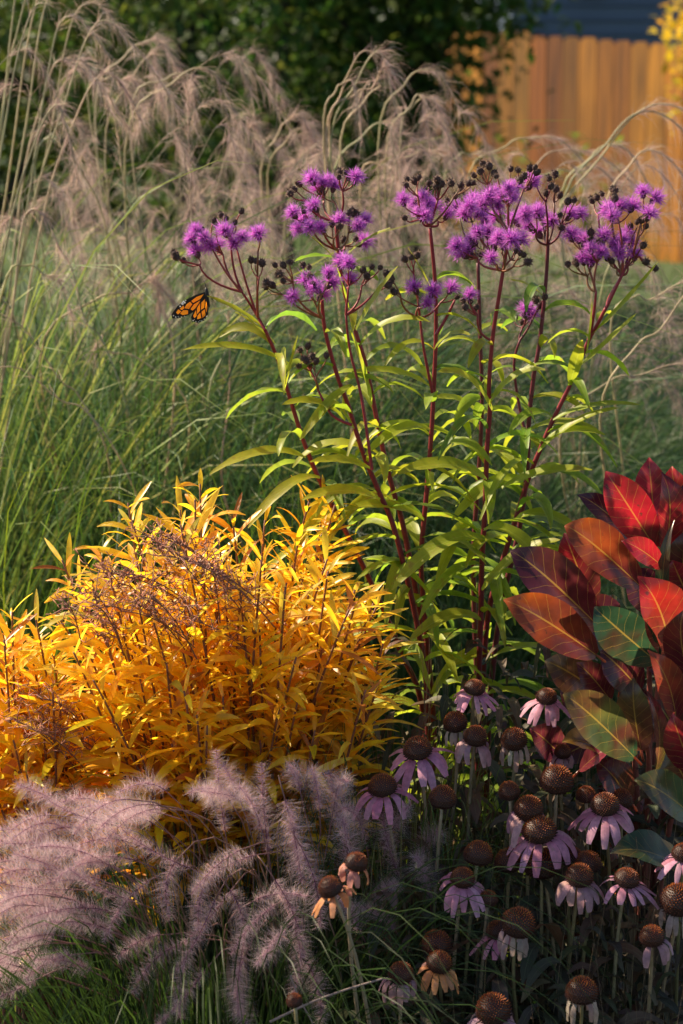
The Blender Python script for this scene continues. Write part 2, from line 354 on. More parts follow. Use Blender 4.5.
# ------------------------------------------------------------------ tall drooping grasses behind
def droop_plume(b, pts, n, ln, cols, spread=.5):
    """fine wisps hanging off the last part of an arching stalk"""
    L = len(pts) - 1
    for _ in range(n):
        i = min(L - 1, int(L * (RND.random() ** .8))); p = pts[i].lerp(pts[i + 1], RND.random()); tg = (pts[i + 1] - pts[i]).normalized()
        d = (tg * U(.5, 1) + V((U(-1, 1), U(-1, 1), U(-1, .6))) * spread).normalized(); l = ln * U(.5, 1.1)
        q = p + d * l * .55; e = q + (d + V((0, 0, -.8))).normalized() * l * .5
        b.strip([p, q, e], U(.00035, .0007), V((U(-1, 1), -1, U(-1, 1))), vary(RND.choice(cols), .2, .06), two=False, prof='blade')
PCOL = [(.56, .40, .33), (.46, .31, .27), (.66, .50, .37), (.56, .41, .38), (.40, .26, .23)]
def arch_grass(label, base, rad, nblade, explicit, nrand, region, blade_col, lean, Yr, hgt=(.6, 1.2)):
    t = thing('plume_grass', label, 'ornamental grass', base, 'tall plume grasses behind the flowers')
    b = MB()
    for _ in range(nblade):
        a = U(0, 6.28); r = rad * math.sqrt(RND.random()); s_ = base + V((math.cos(a) * r, math.sin(a) * r, 0))
        h = U(*hgt); out = V((math.cos(a), math.sin(a) * .8, 0)) * U(.05, .75) * h * .8 + V((lean * h, 0, 0)) + V((U(-.15, .15), U(-.1, .1), 0))
        p1 = s_ + V((0, 0, h * .75)) + out * .25; p2 = s_ + out * .8 + V((0, 0, h)); p3 = s_ + out * 1.35 + V((0, 0, h * U(.62, .98)))
        c = vary(RND.choice(blade_col), .25, .12)
        b.strip(bez([s_, p1, p2, p3], 8), U(.0032, .0068), V((U(-.5, .5), -1, .4)), c, vary(mixc(c, (.33, .30, .10), .12)), prof='blade', fold=.2, two=False, twist=U(-1.5, 1.5))
    b.build('blades', M_BLADE, t)
    arcs = [(P(*q[0], q[3]), P(*q[1], q[3]), P(*q[2], q[3] - .02), q[4], 1) for q in explicit]
    for _ in range(nrand):
        (x0, y0, x1, y1) = region; px = U(x0, x1); py = U(y0, y1); Y = U(*Yr); k = U(25, 75) * (1 if RND.random() < .72 else -1)
        arcs.append((P(px - k * U(1.2, 1.9), py + U(110, 190), Y), P(px, py, Y), P(px + k * U(.5, 1.1), py + U(35, 85), Y - .03), U(.6, 1), .42))
    for a0, pk, en, fl, tk in arcs:
        s_ = base + V((U(-rad, rad) * .7, U(-rad, rad) * .7, 0)); c = vary(RND.choice([(.42, .40, .20), (.50, .44, .24), (.36, .38, .20), (.52, .42, .27)] if tk == 1 else [(.10, .13, .05), (.20, .17, .09), (.13, .15, .06)]), .2)
        pts = catmull([s_, s_.lerp(a0, .55) + V((0, 0, .08)), a0, a0.lerp(pk, .6) + V((0, 0, .03)), pk, pk.lerp(en, .5) + V((0, 0, .025)), en], 5)
        st = MB(); st.tube(pts, .0023 * tk, .0009 * tk, c, mixc(c, (.45, .3, .25), .5), n=4)
        stalk = st.build('stalk', M_STRAW, t)
        if fl > -1:
            pb = MB(); sub = pts[-13:]; droop_plume(pb, sub, int((210 if tk == 1 else 120) * (fl + .12)), .055, PCOL); pb.build('plume', M_FLUFF, stalk)
    return t
GB = [(.03, .085, .022), (.045, .115, .026), (.035, .095, .045), (.06, .13, .05), (.02, .06, .02)]
GL = [(.10, .17, .03), (.15, .21, .03), (.08, .15, .03), (.20, .22, .06)]
SG = [(.30, .34, .08), (.38, .40, .09), (.22, .30, .10), (.20, .28, .05)]  # SG: strong sunlight on the leftmost blades put into their colour
# explicit stalks: (rising point), (peak), (hanging end), depth, fluff
arch_grass('tallest pale plume grass leaning right at the far left edge', V((-.72, 3.35, 0)), .13, 420,
   [((30, 190), (62, 20), (110, 60), 3.4, .4), ((20, 260), (98, 22), (178, 110), 3.3, .7), ((40, 230), (100, 75), (140, 120), 3.3, .8), ((45, 160), (78, 10), (120, 30), 3.5, .3),
    ((0, 150), (20, -20), (60, -60), 3.4, 0), ((5, 200), (40, -10), (70, -50), 3.3, 0), ((20, 160), (52, -15), (80, -40), 3.3, 0), ((-10, 250), (22, 40), (50, 5), 3.2, 0), ((0, 130), (34, -20), (66, -30), 3.4, .3),
    ((10, 330), (28, 212), (60, 250), 3.1, .4), ((0, 300), (45, 275), (72, 315), 3.1, .6), ((5, 250), (55, 105), (78, 180), 3.2, .7), ((20, 200), (60, 60), (130, 130), 3.5, 1)],
   8, (0, 40, 110, 230), GL + SG, .10, (3.2, 3.6), (.9, 1.5))
arch_grass('dense plume grass with many pinkish arches left of the purple flowers', V((-.38, 3.7, 0)), .30, 2300,
   [((95, 120), (145, 42), (178, 70), 3.8, .8), ((105, 160), (150, 55), (162, 100), 3.7, 1), ((90, 120), (120, 80), (146, 110), 3.6, .9), ((125, 150), (205, 68), (246, 150), 3.5, .3),
    ((130, 130), (190, 75), (194, 130), 3.55, .6), ((35, 190), (68, 122), (92, 165), 3.5, .5), ((195, 300), (190, 190), (187, 85), 3.4, .5), ((110, 250), (62, 148), (40, 130), 3.4, .2),
    ((160, 330), (125, 190), (108, 90), 3.4, .2), ((40, 360), (130, 292), (172, 300), 3.2, .9), ((130, 420), (85, 320), (60, 250), 3.15, .2), ((175, 380), (152, 280), (160, 310), 3.2, .7), ((190, 420), (110, 352), (90, 360), 3.2, .2),
    ((20, 340), (0, 310), (-20, 330), 3.2, 0), ((130, 480), (60, 400), (-20, 370), 3.0, 0), ((110, 470), (60, 380), (-10, 310), 3.1, 0)],
   28, (60, 50, 250, 260), GB + GL[:1], .04, (3.3, 3.9), (.6, 1.32))
arch_grass('rusty plume grass between the butterfly and the tall bent straw', V((-.05, 3.8, 0)), .2, 1200,
   [((262, 200), (288, 120), (312, 140), 3.7, .8), ((268, 200), (300, 128), (318, 160), 3.7, 1), ((285, 260), (300, 160), (325, 150), 3.7, .5), ((240, 240), (248, 130), (262, 150), 3.8, .8), ((205, 260), (230, 150), (250, 170), 3.8, .6),
    ((225, 500), (230, 380), (228, 300), 3.2, 0), ((210, 420), (240, 330), (250, 290), 3.2, .2)],
   30, (190, 130, 330, 260), GB, .03, (3.4, 4.0), (.55, 1.25))
arch_grass('plume grass with the tall bent pale straw above the purple flowers', V((.12, 3.6, 0)), .16, 1000,
   [((324, 150), (344, 82), (377, 54), 3.4, 0), ((326, 165), (350, 80), (362, 140), 3.4, .3), ((330, 170), (376, 52), (396, 112), 3.4, .4), ((330, 150), (372, 88), (394, 76), 3.4, .3), ((340, 170), (380, 86), (356, 108), 3.45, .1),
    ((378, 150), (422, 70), (460, 110), 3.6, .3), ((385, 165), (430, 98), (452, 160), 3.6, .9), ((400, 160), (420, 95), (430, 150), 3.6, .6), ((330, 200), (385, 122), (398, 180), 3.5, .6), ((390, 200), (430, 152), (452, 180), 3.6, .5),
    ((360, 200), (395, 165), (410, 178), 3.6, .4), ((440, 200), (470, 155), (505, 180), 3.7, .5)],
   34, (330, 100, 480, 250), GB, .03, (3.4, 3.9), (.5, 1.0))
arch_grass('plume grass arching wide to the right in front of the fence', V((.55, 3.7, 0)), .2, 1000,
   [((545, 260), (645, 108), (720, 140), 3.5, .5), ((560, 230), (640, 112), (705, 160), 3.5, .5), ((500, 230), (560, 150), (640, 190), 3.7, .7), ((560, 220), (610, 145), (650, 190), 3.6, .7), ((470, 200), (530, 138), (590, 170), 3.7, .6),
    ((600, 230), (650, 150), (700, 210), 3.5, .5), ((520, 215), (575, 172), (620, 190), 3.7, .6), ((600, 420), (660, 330), (720, 280), 3.0, .1), ((610, 340), (650, 300), (720, 296), 3.1, .3), ((560, 440), (640, 375), (720, 385), 3.1, .3), ((600, 300), (640, 250), (665, 330), 3.3, .3)],
   34, (470, 150, 690, 420), GB + [(.09, .13, .08)], .04, (3.3, 4.0), (.45, .9))
arch_grass('plume grass in soft focus behind the purple flowers', V((.32, 4.3, 0)), .28, 1400, [], 44, (330, 170, 640, 330), GB, .0, (4.1, 4.6), (.6, 1.12))
arch_grass('plume grass in soft focus behind the butterfly', V((-.42, 4.5, 0)), .3, 1300, [], 34, (60, 165, 320, 290), GB + GL[:1], .0, (4.3, 4.8), (.65, 1.22))
tree('shade_shrub', 'unseen green shrub added outside the left edge to shade the tall grasses', V((-2.0, 4.0, 0)), 1.5,  # unseen shrub, added to throw shade on the lower grasses
     [(-1.9, 3.6, .8, .45, .5, .6), (-1.9, 4.4, .8, .45, .5, .6), (-2.2, 4.0, .8, .5, .7, .7), (-1.9, 2.9, .75, .4, .45, .6)], 5200, DG, .07, .03, cat='shrub')
# blades at the left edge, their lit look put into the lime colour
t = thing('green_grass', 'tuft of bright lime green grass blades at the left edge', 'grass tuft', V((-.62, 2.75, 0))); b = MB()
for _ in range(130):
    s_ = V((-.62 + U(-.12, .2), 2.75 + U(-.1, .1), 0)); h = U(.75, 1.05); e = s_ + V((U(-.3, .22), U(-.1, .1), h)); c = vary(RND.choice([(.17, .27, .02), (.22, .30, .02), (.10, .2, .02)]), .2)
    b.strip(bez([s_, s_ + V((0, 0, h * .6)), e, e + V((U(-.15, .15), 0, -U(0, .12)))], 7), U(.003, .006), V((U(-.6, .6), -1, .3)), c, prof='blade', two=False)
b.build('blades', M_BLADE, t)
t = thing('green_grass', 'loose tuft of lime green blades behind the golden shrub', 'grass tuft', V((-.2, 2.95, 0))); b = MB()
for _ in range(90):
    s_ = V((-.2 + U(-.2, .2), 2.95 + U(-.1, .1), 0)); h = U(.8, 1.1); e = s_ + V((U(-.2, .2), U(-.1, .1), h)); c = vary(RND.choice([(.15, .25, .02), (.10, .2, .02), (.06, .13, .03)]), .2)
    b.strip(bez([s_, s_ + V((0, 0, h * .6)), e], 6), U(.003, .005), V((U(-.6, .6), -1, .3)), c, prof='blade', two=False)
b.build('blades', M_BLADE, t)

# ------------------------------------------------------------------ ironweed
def floret_mesh():
    b = MB(); n = 130
    for k in range(n):
        z = 1 - 1.25 * (k + .5) / n; a = k * 2.39996; r = math.sqrt(max(0, 1 - z * z)); d = (V((r * math.cos(a), r * math.sin(a), z)) + V((U(-1, 1), U(-1, 1), U(-1, 1))) * .16).normalized()
        L = U(.0095, .0138); c = vary((.50, .075, .50), .3, .14); tip = mixc(c, (.82, .45, .85), .4)
        p = d * .002; q = d * L * .6; e = d * L + V((U(-1, 1), U(-1, 1), U(-1, 1))) * .003
        b.strip([p, q, e], U(.0009, .0015), V((U(-1, 1), U(-1, 1), U(-1, 1))), c, tip, prof='none', two=False)
        if k % 2 == 0:
            s_ = d.cross(V((.2, .5, .8))).normalized()
            for sg in (-1, 1): b.tri(q, q + d * .0008, q + d * .004 + s_ * sg * .003, tip)
    return b.mesh('flower_head', M_FLORET, smooth=False)
def cup_mesh(): 
    b = MB(); b.lathe([(.0008, -.0085), (.0026, -.007), (.0034, -.004), (.0031, -.001), (.002, .001)], (.10, .045, .05), 8)
    for k in range(30):
        a = k * 2.4; z = -.007 + .006 * (k / 30); r = .0033; p = V((math.cos(a) * r, math.sin(a) * r, z)); s_ = V((-math.sin(a), math.cos(a), 0)) * .0009
        b.tri(p - s_, p + s_, p * 1.15 + V((0, 0, .0022)), vary((.13, .05, .06), .3))
    return b.mesh('involucre', M_BUD)
def bud_mesh():
    b = MB(); b.lathe([(.0006, -.0055), (.003, -.004), (.0043, -.001), (.0042, .0015), (.0028, .0035), (0.0003, .004)], (.065, .034, .028), 9)
    for k in range(60):
        z = U(-.6, 1); a = k * 2.4; r = math.sqrt(max(0, 1 - z * z)); d = V((r * math.cos(a), r * math.sin(a), z)); p = d * .0036; s_ = d.cross(V((.1, .4, .9))).normalized() * .0009
        b.tri(p - s_, p + s_, d * U(.0050, .0082), vary((.10, .052, .038), .4), vary((.22, .13, .08), .4))
    return b.mesh('seed_head', M_BUD)
FLO = [floret_mesh() for _ in range(4)]; CUP = cup_mesh(); BUD = [bud_mesh() for _ in range(3)]
RS = (.26, .02, .03); RSD = (.10, .015, .022); GSN = (.16, .20, .05)
def ironleaf(b, p, d, L, wd, droop, lift=.35):
    """lance leaf leaving p in horizontal direction d, rising then arching down"""
    d = V((d.x, d.y, 0)).normalized(); p1 = p + d * L * .3 + V((0, 0, L * lift)); p2 = p + d * L * .75 + V((0, 0, L * (lift - droop * .25))); p3 = p + d * L * 1.02 + V((U(-.1, .1) * L, 0, L * (lift * .7 - droop * .9)))
    c = vary(RND.choice([(.20, .31, .020), (.25, .34, .020), (.14, .25, .028), (.31, .36, .018)]), .2, .1)
    b.strip(bez([p, p1, p2, p3], 10), wd, V((U(-.5, .5), U(-.5, .2), 1)), c, mixc(c, (.35, .33, .02), U(0, .6)), prof='lance', fold=U(.12, .42), wav=.06, twist=U(-.7, .7))
def ironweed(label, stem, Y0, Y1, clusters, lv0=300, branches=(), leaves=(), nl=24, colr=RS):
    """stem: pixels from the top fork down; Y0 depth at the top, Y1 at the base"""
    n = len(stem) - 1; pts = [P(x, y, Y0 + (Y1 - Y0) * (i / n)) for i, (x, y) in enumerate(stem)]
    last = pts[-1]; base = V((last.x + (last.x - pts[-2].x) * .3, last.y + .03, 0)); pts += [last.lerp(base, .5), base]
    t = thing('ironweed', label, 'wildflower', base, 'purple ironweed stalks'); s = MB()
    path = catmull(pts, 5); s.tube(path[::-1], .0045, .0022, RSD, colr, n=7)
    for br in branches:
        q = [P(x, y, Y0 + U(-.01, .01)) for x, y in br]; s.tube(catmull(q[::-1], 4), .0022, .0014, colr, n=6)
    f = MB(); arm = []
    for fork, heads, buds in clusters:
        fp = P(*fork, Y0); allh = [('h', q) for q in heads] + [('b', q) for q in buds]; left = list(allh); groups = []
        while left:
            seed = left.pop(0); g = [seed]
            for o_ in sorted(left, key=lambda q: (q[1][0] - seed[1][0]) ** 2 + (q[1][1] - seed[1][1]) ** 2)[:4]:
                if math.hypot(o_[1][0] - seed[1][0], o_[1][1] - seed[1][1]) < 21: g.append(o_); left.remove(o_)
            groups.append(g)
        for g in groups:
            mx_ = sum(q[1][0] for q in g) / len(g); my_ = sum(q[1][1] for q in g) / len(g); Yg = Y0 + U(-.03, .03)
            dx, dy = fork[0] - mx_, fork[1] - my_; dl = max(1, math.hypot(dx, dy)); st_ = min(.55 * dl, 17)
            np_ = P(mx_ + dx / dl * st_, my_ + dy / dl * st_, Yg); c = vary(mixc(colr, GSN, U(0, .45)), .2)
            s.tube(bez([fp, fp.lerp(np_, .5) + V((U(-.008, .008) - (fp.x - np_.x) * .25, 0, -.006)), np_], 6), .0017, .0012, c, n=5)
            if RND.random() < .75: g = g + [('b', (mx_ + U(-14, 14), my_ + U(-10, 8)))]
            for kind, (hx, hy) in g:
                hp = P(hx, hy, Yg + U(-.018, .018)); nx = (hp - np_).normalized() * .7 + V((U(-.35, .35), U(-.75, .0), U(.1, .7))); nx.normalize()
                end = hp - nx * (.008 if kind == 'h' else .005)
                s.tube(bez([np_, np_.lerp(end, .5) + V((U(-.004, .004), U(-.004, .004), -.002)), end - nx * .006, end], 6), .0011, .0007, c, n=4); arm.append((kind, hp, nx))
    s.build('stem', M_STEM, t)
    for kind, hp, nx in arm:
        if kind == 'h':
            o = place('flower_head', RND.choice(FLO), t, hp, frame_z(nx), U(.95, 1.28))
            c = bpy.data.objects.new('involucre', CUP); COL.objects.link(c); c.parent = o
        else: place('seed_head', RND.choice(BUD), t, hp, frame_z(nx), U(.72, 1.08))
    k = 0; total = 0
    cum = [q for q in path]
    vis = [q for q in cum if q.z > .25]
    ys = (lv0, 760)
    # leaves up the stem at even spacing
    L_ = 0; prev = vis[0]; nxt = .0; ang = U(0, 6.28)
    for q in vis[1:]:
        seg = (q - prev).length; 
        while nxt < L_ + seg:
            p = prev.lerp(q, (nxt - L_) / max(seg, 1e-6)); zz = p.z
            top = P(341, lv0, Y0).z
            if zz < top:
                big = min(1, .5 + (top - zz) * 1.6); ang += 2.4 + U(-.4, .4); d = V((math.cos(ang) * 1.15, math.sin(ang), 0))
                ironleaf(f, p, d, U(.085, .135) * big, U(.011, .017) * (.7 + .4 * big), U(.1, .7), U(.1, .42))
            nxt += .022 if zz > .85 else .040
        L_ += seg; prev = q
    for bx, by, tx, ty, wpx, sag in leaves:
        p0 = P(bx, by, Y0 + .01); p3 = P(tx, ty, Y0 - .03); Ln = (p3 - p0).length; up = V((0, 0, Ln * sag))
        c = vary((.30, .36, .02), .12); f.strip(bez([p0, p0.lerp(p3, .3) + up * 1.3, p0.lerp(p3, .7) + up * .9, p3], 12), wpx / 800 * .82, V((U(-.2, .2), -.55, 1)), c, mixc(c, (.4, .36, .02), .5), prof='lance', fold=.15, wav=.04)
    f.build('foliage', M_IWLEAF, t); return t
ironweed('leftmost ironweed stalk, leaning left with its purple heads above the butterfly',
   [(265, 330), (278, 360), (292, 405), (305, 445), (322, 485), (365, 570), (400, 650), (425, 730)], 2.42, 2.5,
   [((242, 292), [(196, 230), (192, 239), (204, 238), (218, 245), (196, 251), (210, 246)], [(221, 215), (214, 220), (235, 222), (176, 257), (183, 260), (217, 226)]),
    ((258, 318), [(225, 231), (242, 237), (258, 234), (234, 243)], [(256, 261), (262, 263), (226, 218)])], 300,
   branches=[((242, 292), (255, 312), (265, 330)), ((258, 318), (265, 330))],
   leaves=[(266, 330, 207, 296, 11, .05), (290, 365, 183, 350, 13, .12), (276, 345, 235, 312, 8, .05), (306, 458, 210, 474, 17, .16), (320, 478, 248, 528, 15, .2), (284, 392, 298, 335, 12, -.05)])
ironweed('ironweed stalk with a tall narrow head, tallest left of the photo middle',
   [(336, 225), (342, 280), (352, 320), (363, 355), (371, 390), (382, 445), (393, 490), (404, 530), (424, 640), (432, 730)], 2.46, 2.5,
   [((336, 222), [(312, 179), (323, 184), (329, 181), (356, 177), (318, 188), (334, 186)], [(339, 177), (350, 177), (340, 172), (294, 189), (299, 184), (346, 172), (290, 193)]),
    ((338, 250), [(293, 213), (304, 219), (314, 206), (298, 229), (321, 228), (340, 221), (365, 220), (363, 242), (310, 227), (358, 226)], [(304, 211), (332, 224), (339, 226), (350, 213), (344, 240), (356, 214)])], 260,
   leaves=[(343, 258, 390, 228, 10, .05), (334, 258, 303, 230, 8, .02), (360, 345, 430, 322, 14, .2), (352, 320, 335, 262, 9, .0)])
ironweed('ironweed stalk whose low round purple heads face the camera left of the middle',
   [(322, 300), (325, 330), (337, 375), (348, 405), (362, 450), (378, 490), (396, 535), (420, 640), (428, 730)], 2.39, 2.47,
   [((322, 318), [(329, 273), (306, 281), (322, 294), (293, 297), (331, 283), (315, 288)], [(303, 265), (309, 267), (275, 265), (283, 265), (272, 285), (283, 281), (266, 287), (279, 274), (290, 262)]),
    ((346, 315), [(348, 263), (350, 280), (341, 262)], [(372, 267), (363, 270), (391, 279), (367, 276), (386, 284)]),
    ((318, 390), [], [(300, 350), (308, 346), (304, 358), (312, 356), (299, 366), (310, 364), (316, 361)])], 330,
   branches=[((346, 315), (350, 350), (362, 400), (372, 470)), ((318, 390), (332, 415), (352, 425))],
   leaves=[(356, 330, 398, 266, 14, .04), (372, 405, 350, 330, 12, .05), (345, 420, 282, 405, 15, .18), (380, 500, 302, 500, 18, .14), (372, 470, 310, 462, 16, .1), (352, 385, 300, 440, 13, .1)])
ironweed('slim ironweed stalk with a purple tuft under black buds, just right of the middle',
   [(430, 228), (435, 280), (436, 330), (434, 385), (431, 440), (426, 500), (421, 560), (425, 620), (431, 690), (434, 750)], 2.45, 2.5,
   [((429, 226), [(422, 197), (428, 206), (419, 213), (403, 200), (433, 206), (447, 214), (414, 204), (425, 216)], [(406, 185), (415, 181), (419, 177), (407, 179), (429, 183), (436, 186), (442, 184), (451, 183), (461, 185), (469, 183)]),
    ((420, 318), [(414, 288), (433, 291), (427, 303), (451, 288)], [(405, 259), (417, 255), (411, 257), (391, 281), (388, 285), (394, 292), (457, 297)])], 280,
   branches=[((420, 318), (424, 350), (433, 395)), ((455, 300), (446, 318), (436, 335))],
   leaves=[(436, 300, 408, 248, 9, .03), (432, 388, 352, 372, 14, .12), (430, 430, 365, 455, 16, .2), (424, 520, 340, 512, 18, .15), (434, 350, 470, 335, 12, .2)])
ironweed('ironweed stalk holding the large central mass of purple heads',
   [(508, 240), (500, 290), (493, 335), (489, 385), (490, 410), (487, 450), (485, 510), (482, 560), (481, 610), (479, 670), (478, 750)], 2.40, 2.48,
   [((509, 232), [(483, 205), (494, 194), (509, 189), (516, 187), (531, 183), (498, 205), (497, 217), (503, 196), (512, 198), (488, 198)], [(474, 175), (480, 171), (483, 164), (489, 166), (511, 169), (518, 170), (530, 168), (496, 176), (537, 172)]),
    ((502, 270), [(478, 232), (488, 232), (499, 238), (511, 239), (520, 240), (457, 246), (468, 251), (491, 258), (473, 240), (505, 245), (494, 244), (462, 253)], [(524, 255), (517, 250), (528, 262)]),
    ((490, 340), [(470, 295)], [(470, 301), (463, 300), (476, 307)])], 300,
   branches=[((509, 232), (508, 240))],
   leaves=[(492, 410, 438, 372, 17, .22), (487, 480, 398, 474, 24, .16), (485, 540, 392, 590, 22, .22), (484, 530, 560, 590, 20, .25), (489, 405, 545, 370, 16, .2), (482, 590, 560, 540, 18, .15), (481, 620, 410, 640, 20, .2)])
ironweed('ironweed stalk mostly hidden behind the central purple mass, with flat top heads',
   [(478, 262), (480, 330), (482, 400), (479, 470), (474, 540), (474, 600), (477, 680), (480, 750)], 2.52, 2.56,
   [((477, 262), [(474, 201), (470, 206), (457, 208), (478, 213), (465, 214), (486, 220)], [(462, 190), (455, 196), (447, 200)])], 320, colr=(.13, .02, .03),
   leaves=[(482, 420, 430, 400, 14, .2)])
ironweed('ironweed stalk with purple heads in a loose fan right of the central mass',
   [(548, 242), (546, 280), (540, 340), (534, 375), (529, 420), (527, 470), (519, 530), (505, 590), (495, 650), (488, 740)], 2.47, 2.5,
   [((547, 245), [(525, 214), (515, 220), (537, 212), (533, 181), (526, 216), (540, 214), (570, 214), (580, 214), (538, 232), (528, 226), (551, 221)], [(546, 193), (556, 189), (551, 186), (568, 201), (574, 200), (555, 174), (549, 178), (560, 195), (562, 228)]),
    ((520, 340), [(526, 309), (530, 314)], [(522, 322), (536, 300), (541, 305), (545, 297), (515, 318)])], 290, colr=(.15, .02, .035),
   branches=[((520, 340), (514, 365), (520, 410), (528, 440))],
   leaves=[(530, 430, 600, 432, 14, .15), (546, 300, 510, 280, 9, .1), (524, 480, 452, 520, 18, .2)])
ironweed('rightmost ironweed stalk, leaning right with purple heads before the lawn',
   [(606, 308), (597, 325), (588, 342), (570, 385), (553, 420), (538, 455), (528, 480), (514, 525), (500, 570), (489, 610), (484, 660), (481, 740)], 2.43, 2.5,
   [((622, 275), [(620, 207), (608, 210), (633, 206), (623, 239), (631, 243), (620, 253), (635, 255), (612, 216), (627, 233), (616, 245)], [(612, 189), (602, 194), (615, 190), (592, 200), (637, 222), (612, 261)]),
    ((634, 252), [(643, 192), (656, 198), (649, 214)], [(646, 226), (641, 220), (646, 262)]),
    ((596, 292), [(571, 235), (586, 241), (604, 236), (583, 259), (601, 253), (592, 260), (578, 238), (590, 249)], [(600, 243), (575, 262), (568, 264), (596, 246)])], 310,
   branches=[((634, 252), (622, 275), (606, 308)), ((596, 292), (594, 312), (590, 335)), ((622, 275), (610, 296), (606, 308))],
   leaves=[(590, 335, 658, 262, 9, -.05), (575, 370, 637, 313, 11, -.02), (586, 355, 592, 300, 10, .0), (553, 420, 640, 405, 11, .1), (538, 452, 620, 408, 12, .12), (545, 440, 605, 435, 12, .15), (502, 488, 592, 470, 17, .1), (515, 520, 590, 545, 17, .25), (570, 385, 582, 340, 16, .0)])

# ------------------------------------------------------------------ monarch
mo = thing('butterfly', 'orange and black butterfly clinging to the leaf tip of the leftmost purple flower stalk', 'butterfly', P(206, 296, 2.40))
def wing(name, outline, cells, dots, off, tilt):
    """pixel outline in the 4.55x crop of the photograph, laid out at the insect's real size"""
    ax = P(206, 296, 2.40); k = 1 / 4.55 / 800
    def q(x, y, e): 
        u = (x - 248) * k; v = -(y - 640) * k
        return ax + V((u, -off - tilt * abs(u) + e, v))
    b = MB()
    from mathutils.geometry import tessellate_polygon
    loops = [outline] + cells; flat = [pt for l in loops for pt in l]
    idx = [b.vert(q(x, y, 0), (0, 0), (.008, .007, .007)) for x, y in flat]
    for tr_ in tessellate_polygon([[V((x, y, 0)) for x, y in l] for l in loops]): b.face(*[idx[k] for k in tr_])
    for c in cells:
        col = vary((.90, .26, .008), .1); b.face(*[b.vert(q(x, y, 0), (0, 0), mixc(col, (.92, .34, .015), RND.random())) for x, y in c])
    for x, y, r in dots:
        for e in (-.0006, .0006):
            i = [b.vert(q(x + r * math.cos(a), y + r * math.sin(a), e), (0, 0), (.8, .78, .75)) for a in (0, 1.05, 2.1, 3.15, 4.2, 5.25)]; b.face(*i)
    return b.build(name, M_WING, mo, smooth=False)
FW = [(246, 622), (200, 640), (150, 668), (110, 700), (90, 728), (94, 746), (125, 742), (165, 728), (190, 712), (225, 672), (250, 645)]
FC = [[(238, 632), (205, 646), (182, 664), (190, 672), (222, 654)], [(176, 668), (160, 680), (150, 697), (170, 700), (186, 678)], [(222, 660), (194, 678), (178, 700), (186, 706), (208, 688)],
      [(146, 686), (128, 702), (140, 706), (148, 698)], [(122, 704), (112, 718), (120, 726), (136, 712)], [(166, 706), (145, 706), (130, 722), (142, 728), (166, 722)]]
FD = [(100, 732, 3), (110, 738, 3), (122, 736, 3), (136, 736, 2.5), (150, 732, 2.5), (142, 678, 6), (152, 672, 5), (131, 690, 4)]
HW = [(248, 640), (222, 662), (196, 700), (180, 735), (186, 752), (212, 758), (240, 746), (256, 718), (258, 680)]
HC = [[(244, 652), (228, 668), (226, 700), (240, 690)], [(222, 670), (208, 694), (208, 720), (221, 704)], [(203, 702), (190, 728), (196, 738), (206, 726)], [(222, 712), (209, 728), (208, 742), (226, 736)],
      [(242, 697), (228, 708), (232, 735), (246, 722)], [(248, 660), (245, 688), (250, 712), (254, 684)]]
HD = [(190, 748, 3), (202, 752, 3), (214, 753, 3), (228, 748, 3), (240, 740, 3), (250, 728, 2.5), (196, 744, 2), (220, 747, 2)]
wing('forewing', FW, FC, FD, .0016, -.42); wing('forewing', FW, FC, FD, -.0016, -.95)
wing('hindwing', HW, HC, HD, .0034, -.36); wing('hindwing', HW, HC, HD, -.0034, -1.05)
b = MB(); kk = 1 / 4.55 / 800; ax = P(206, 296, 2.40); q = lambda x, y, e=0: ax + V(((x - 248) * kk, e, -(y - 640) * kk))
body = bez([q(262, 690), q(256, 660), q(250, 636), q(250, 604)], 10); rr = [.0006, .0012, .0016, .0018, .0017, .0019, .0024, .0025, .0022, .0019, .0012]
prev = None
for p, r in zip(body, rr):
    ring = [b.vert(p + V((math.cos(a) * r, math.sin(a) * r, 0)), (0, 0), (.01, .009, .01)) for a in [k * .785 for k in range(8)]]
    if prev:
        for k in range(8): b.face(prev[k], prev[(k + 1) % 8], ring[(k + 1) % 8], ring[k])
    prev = ring
b.face(*prev)
bo = b.build('body', M_BODY, mo)
for e in (-.002, .002):
    b = MB(); b.tube([q(250, 604, e * .5), q(246, 590, e * 1.5), q(240, 570, e * 2.5)], .0003, .00022, (.01, .01, .01)); b.build('antenna', M_BODY, bo)
for (x, y, e) in ((285, 640, .002), (280, 655, -.002), (292, 665, .001), (275, 668, .003)):
    b = MB(); b.tube([q(252, 632, e), q(270, y - 22, e * 1.4), q(x, y + 15, e)], .00035, .0002, (.01, .01, .01)); b.build('leg', M_BODY, bo)

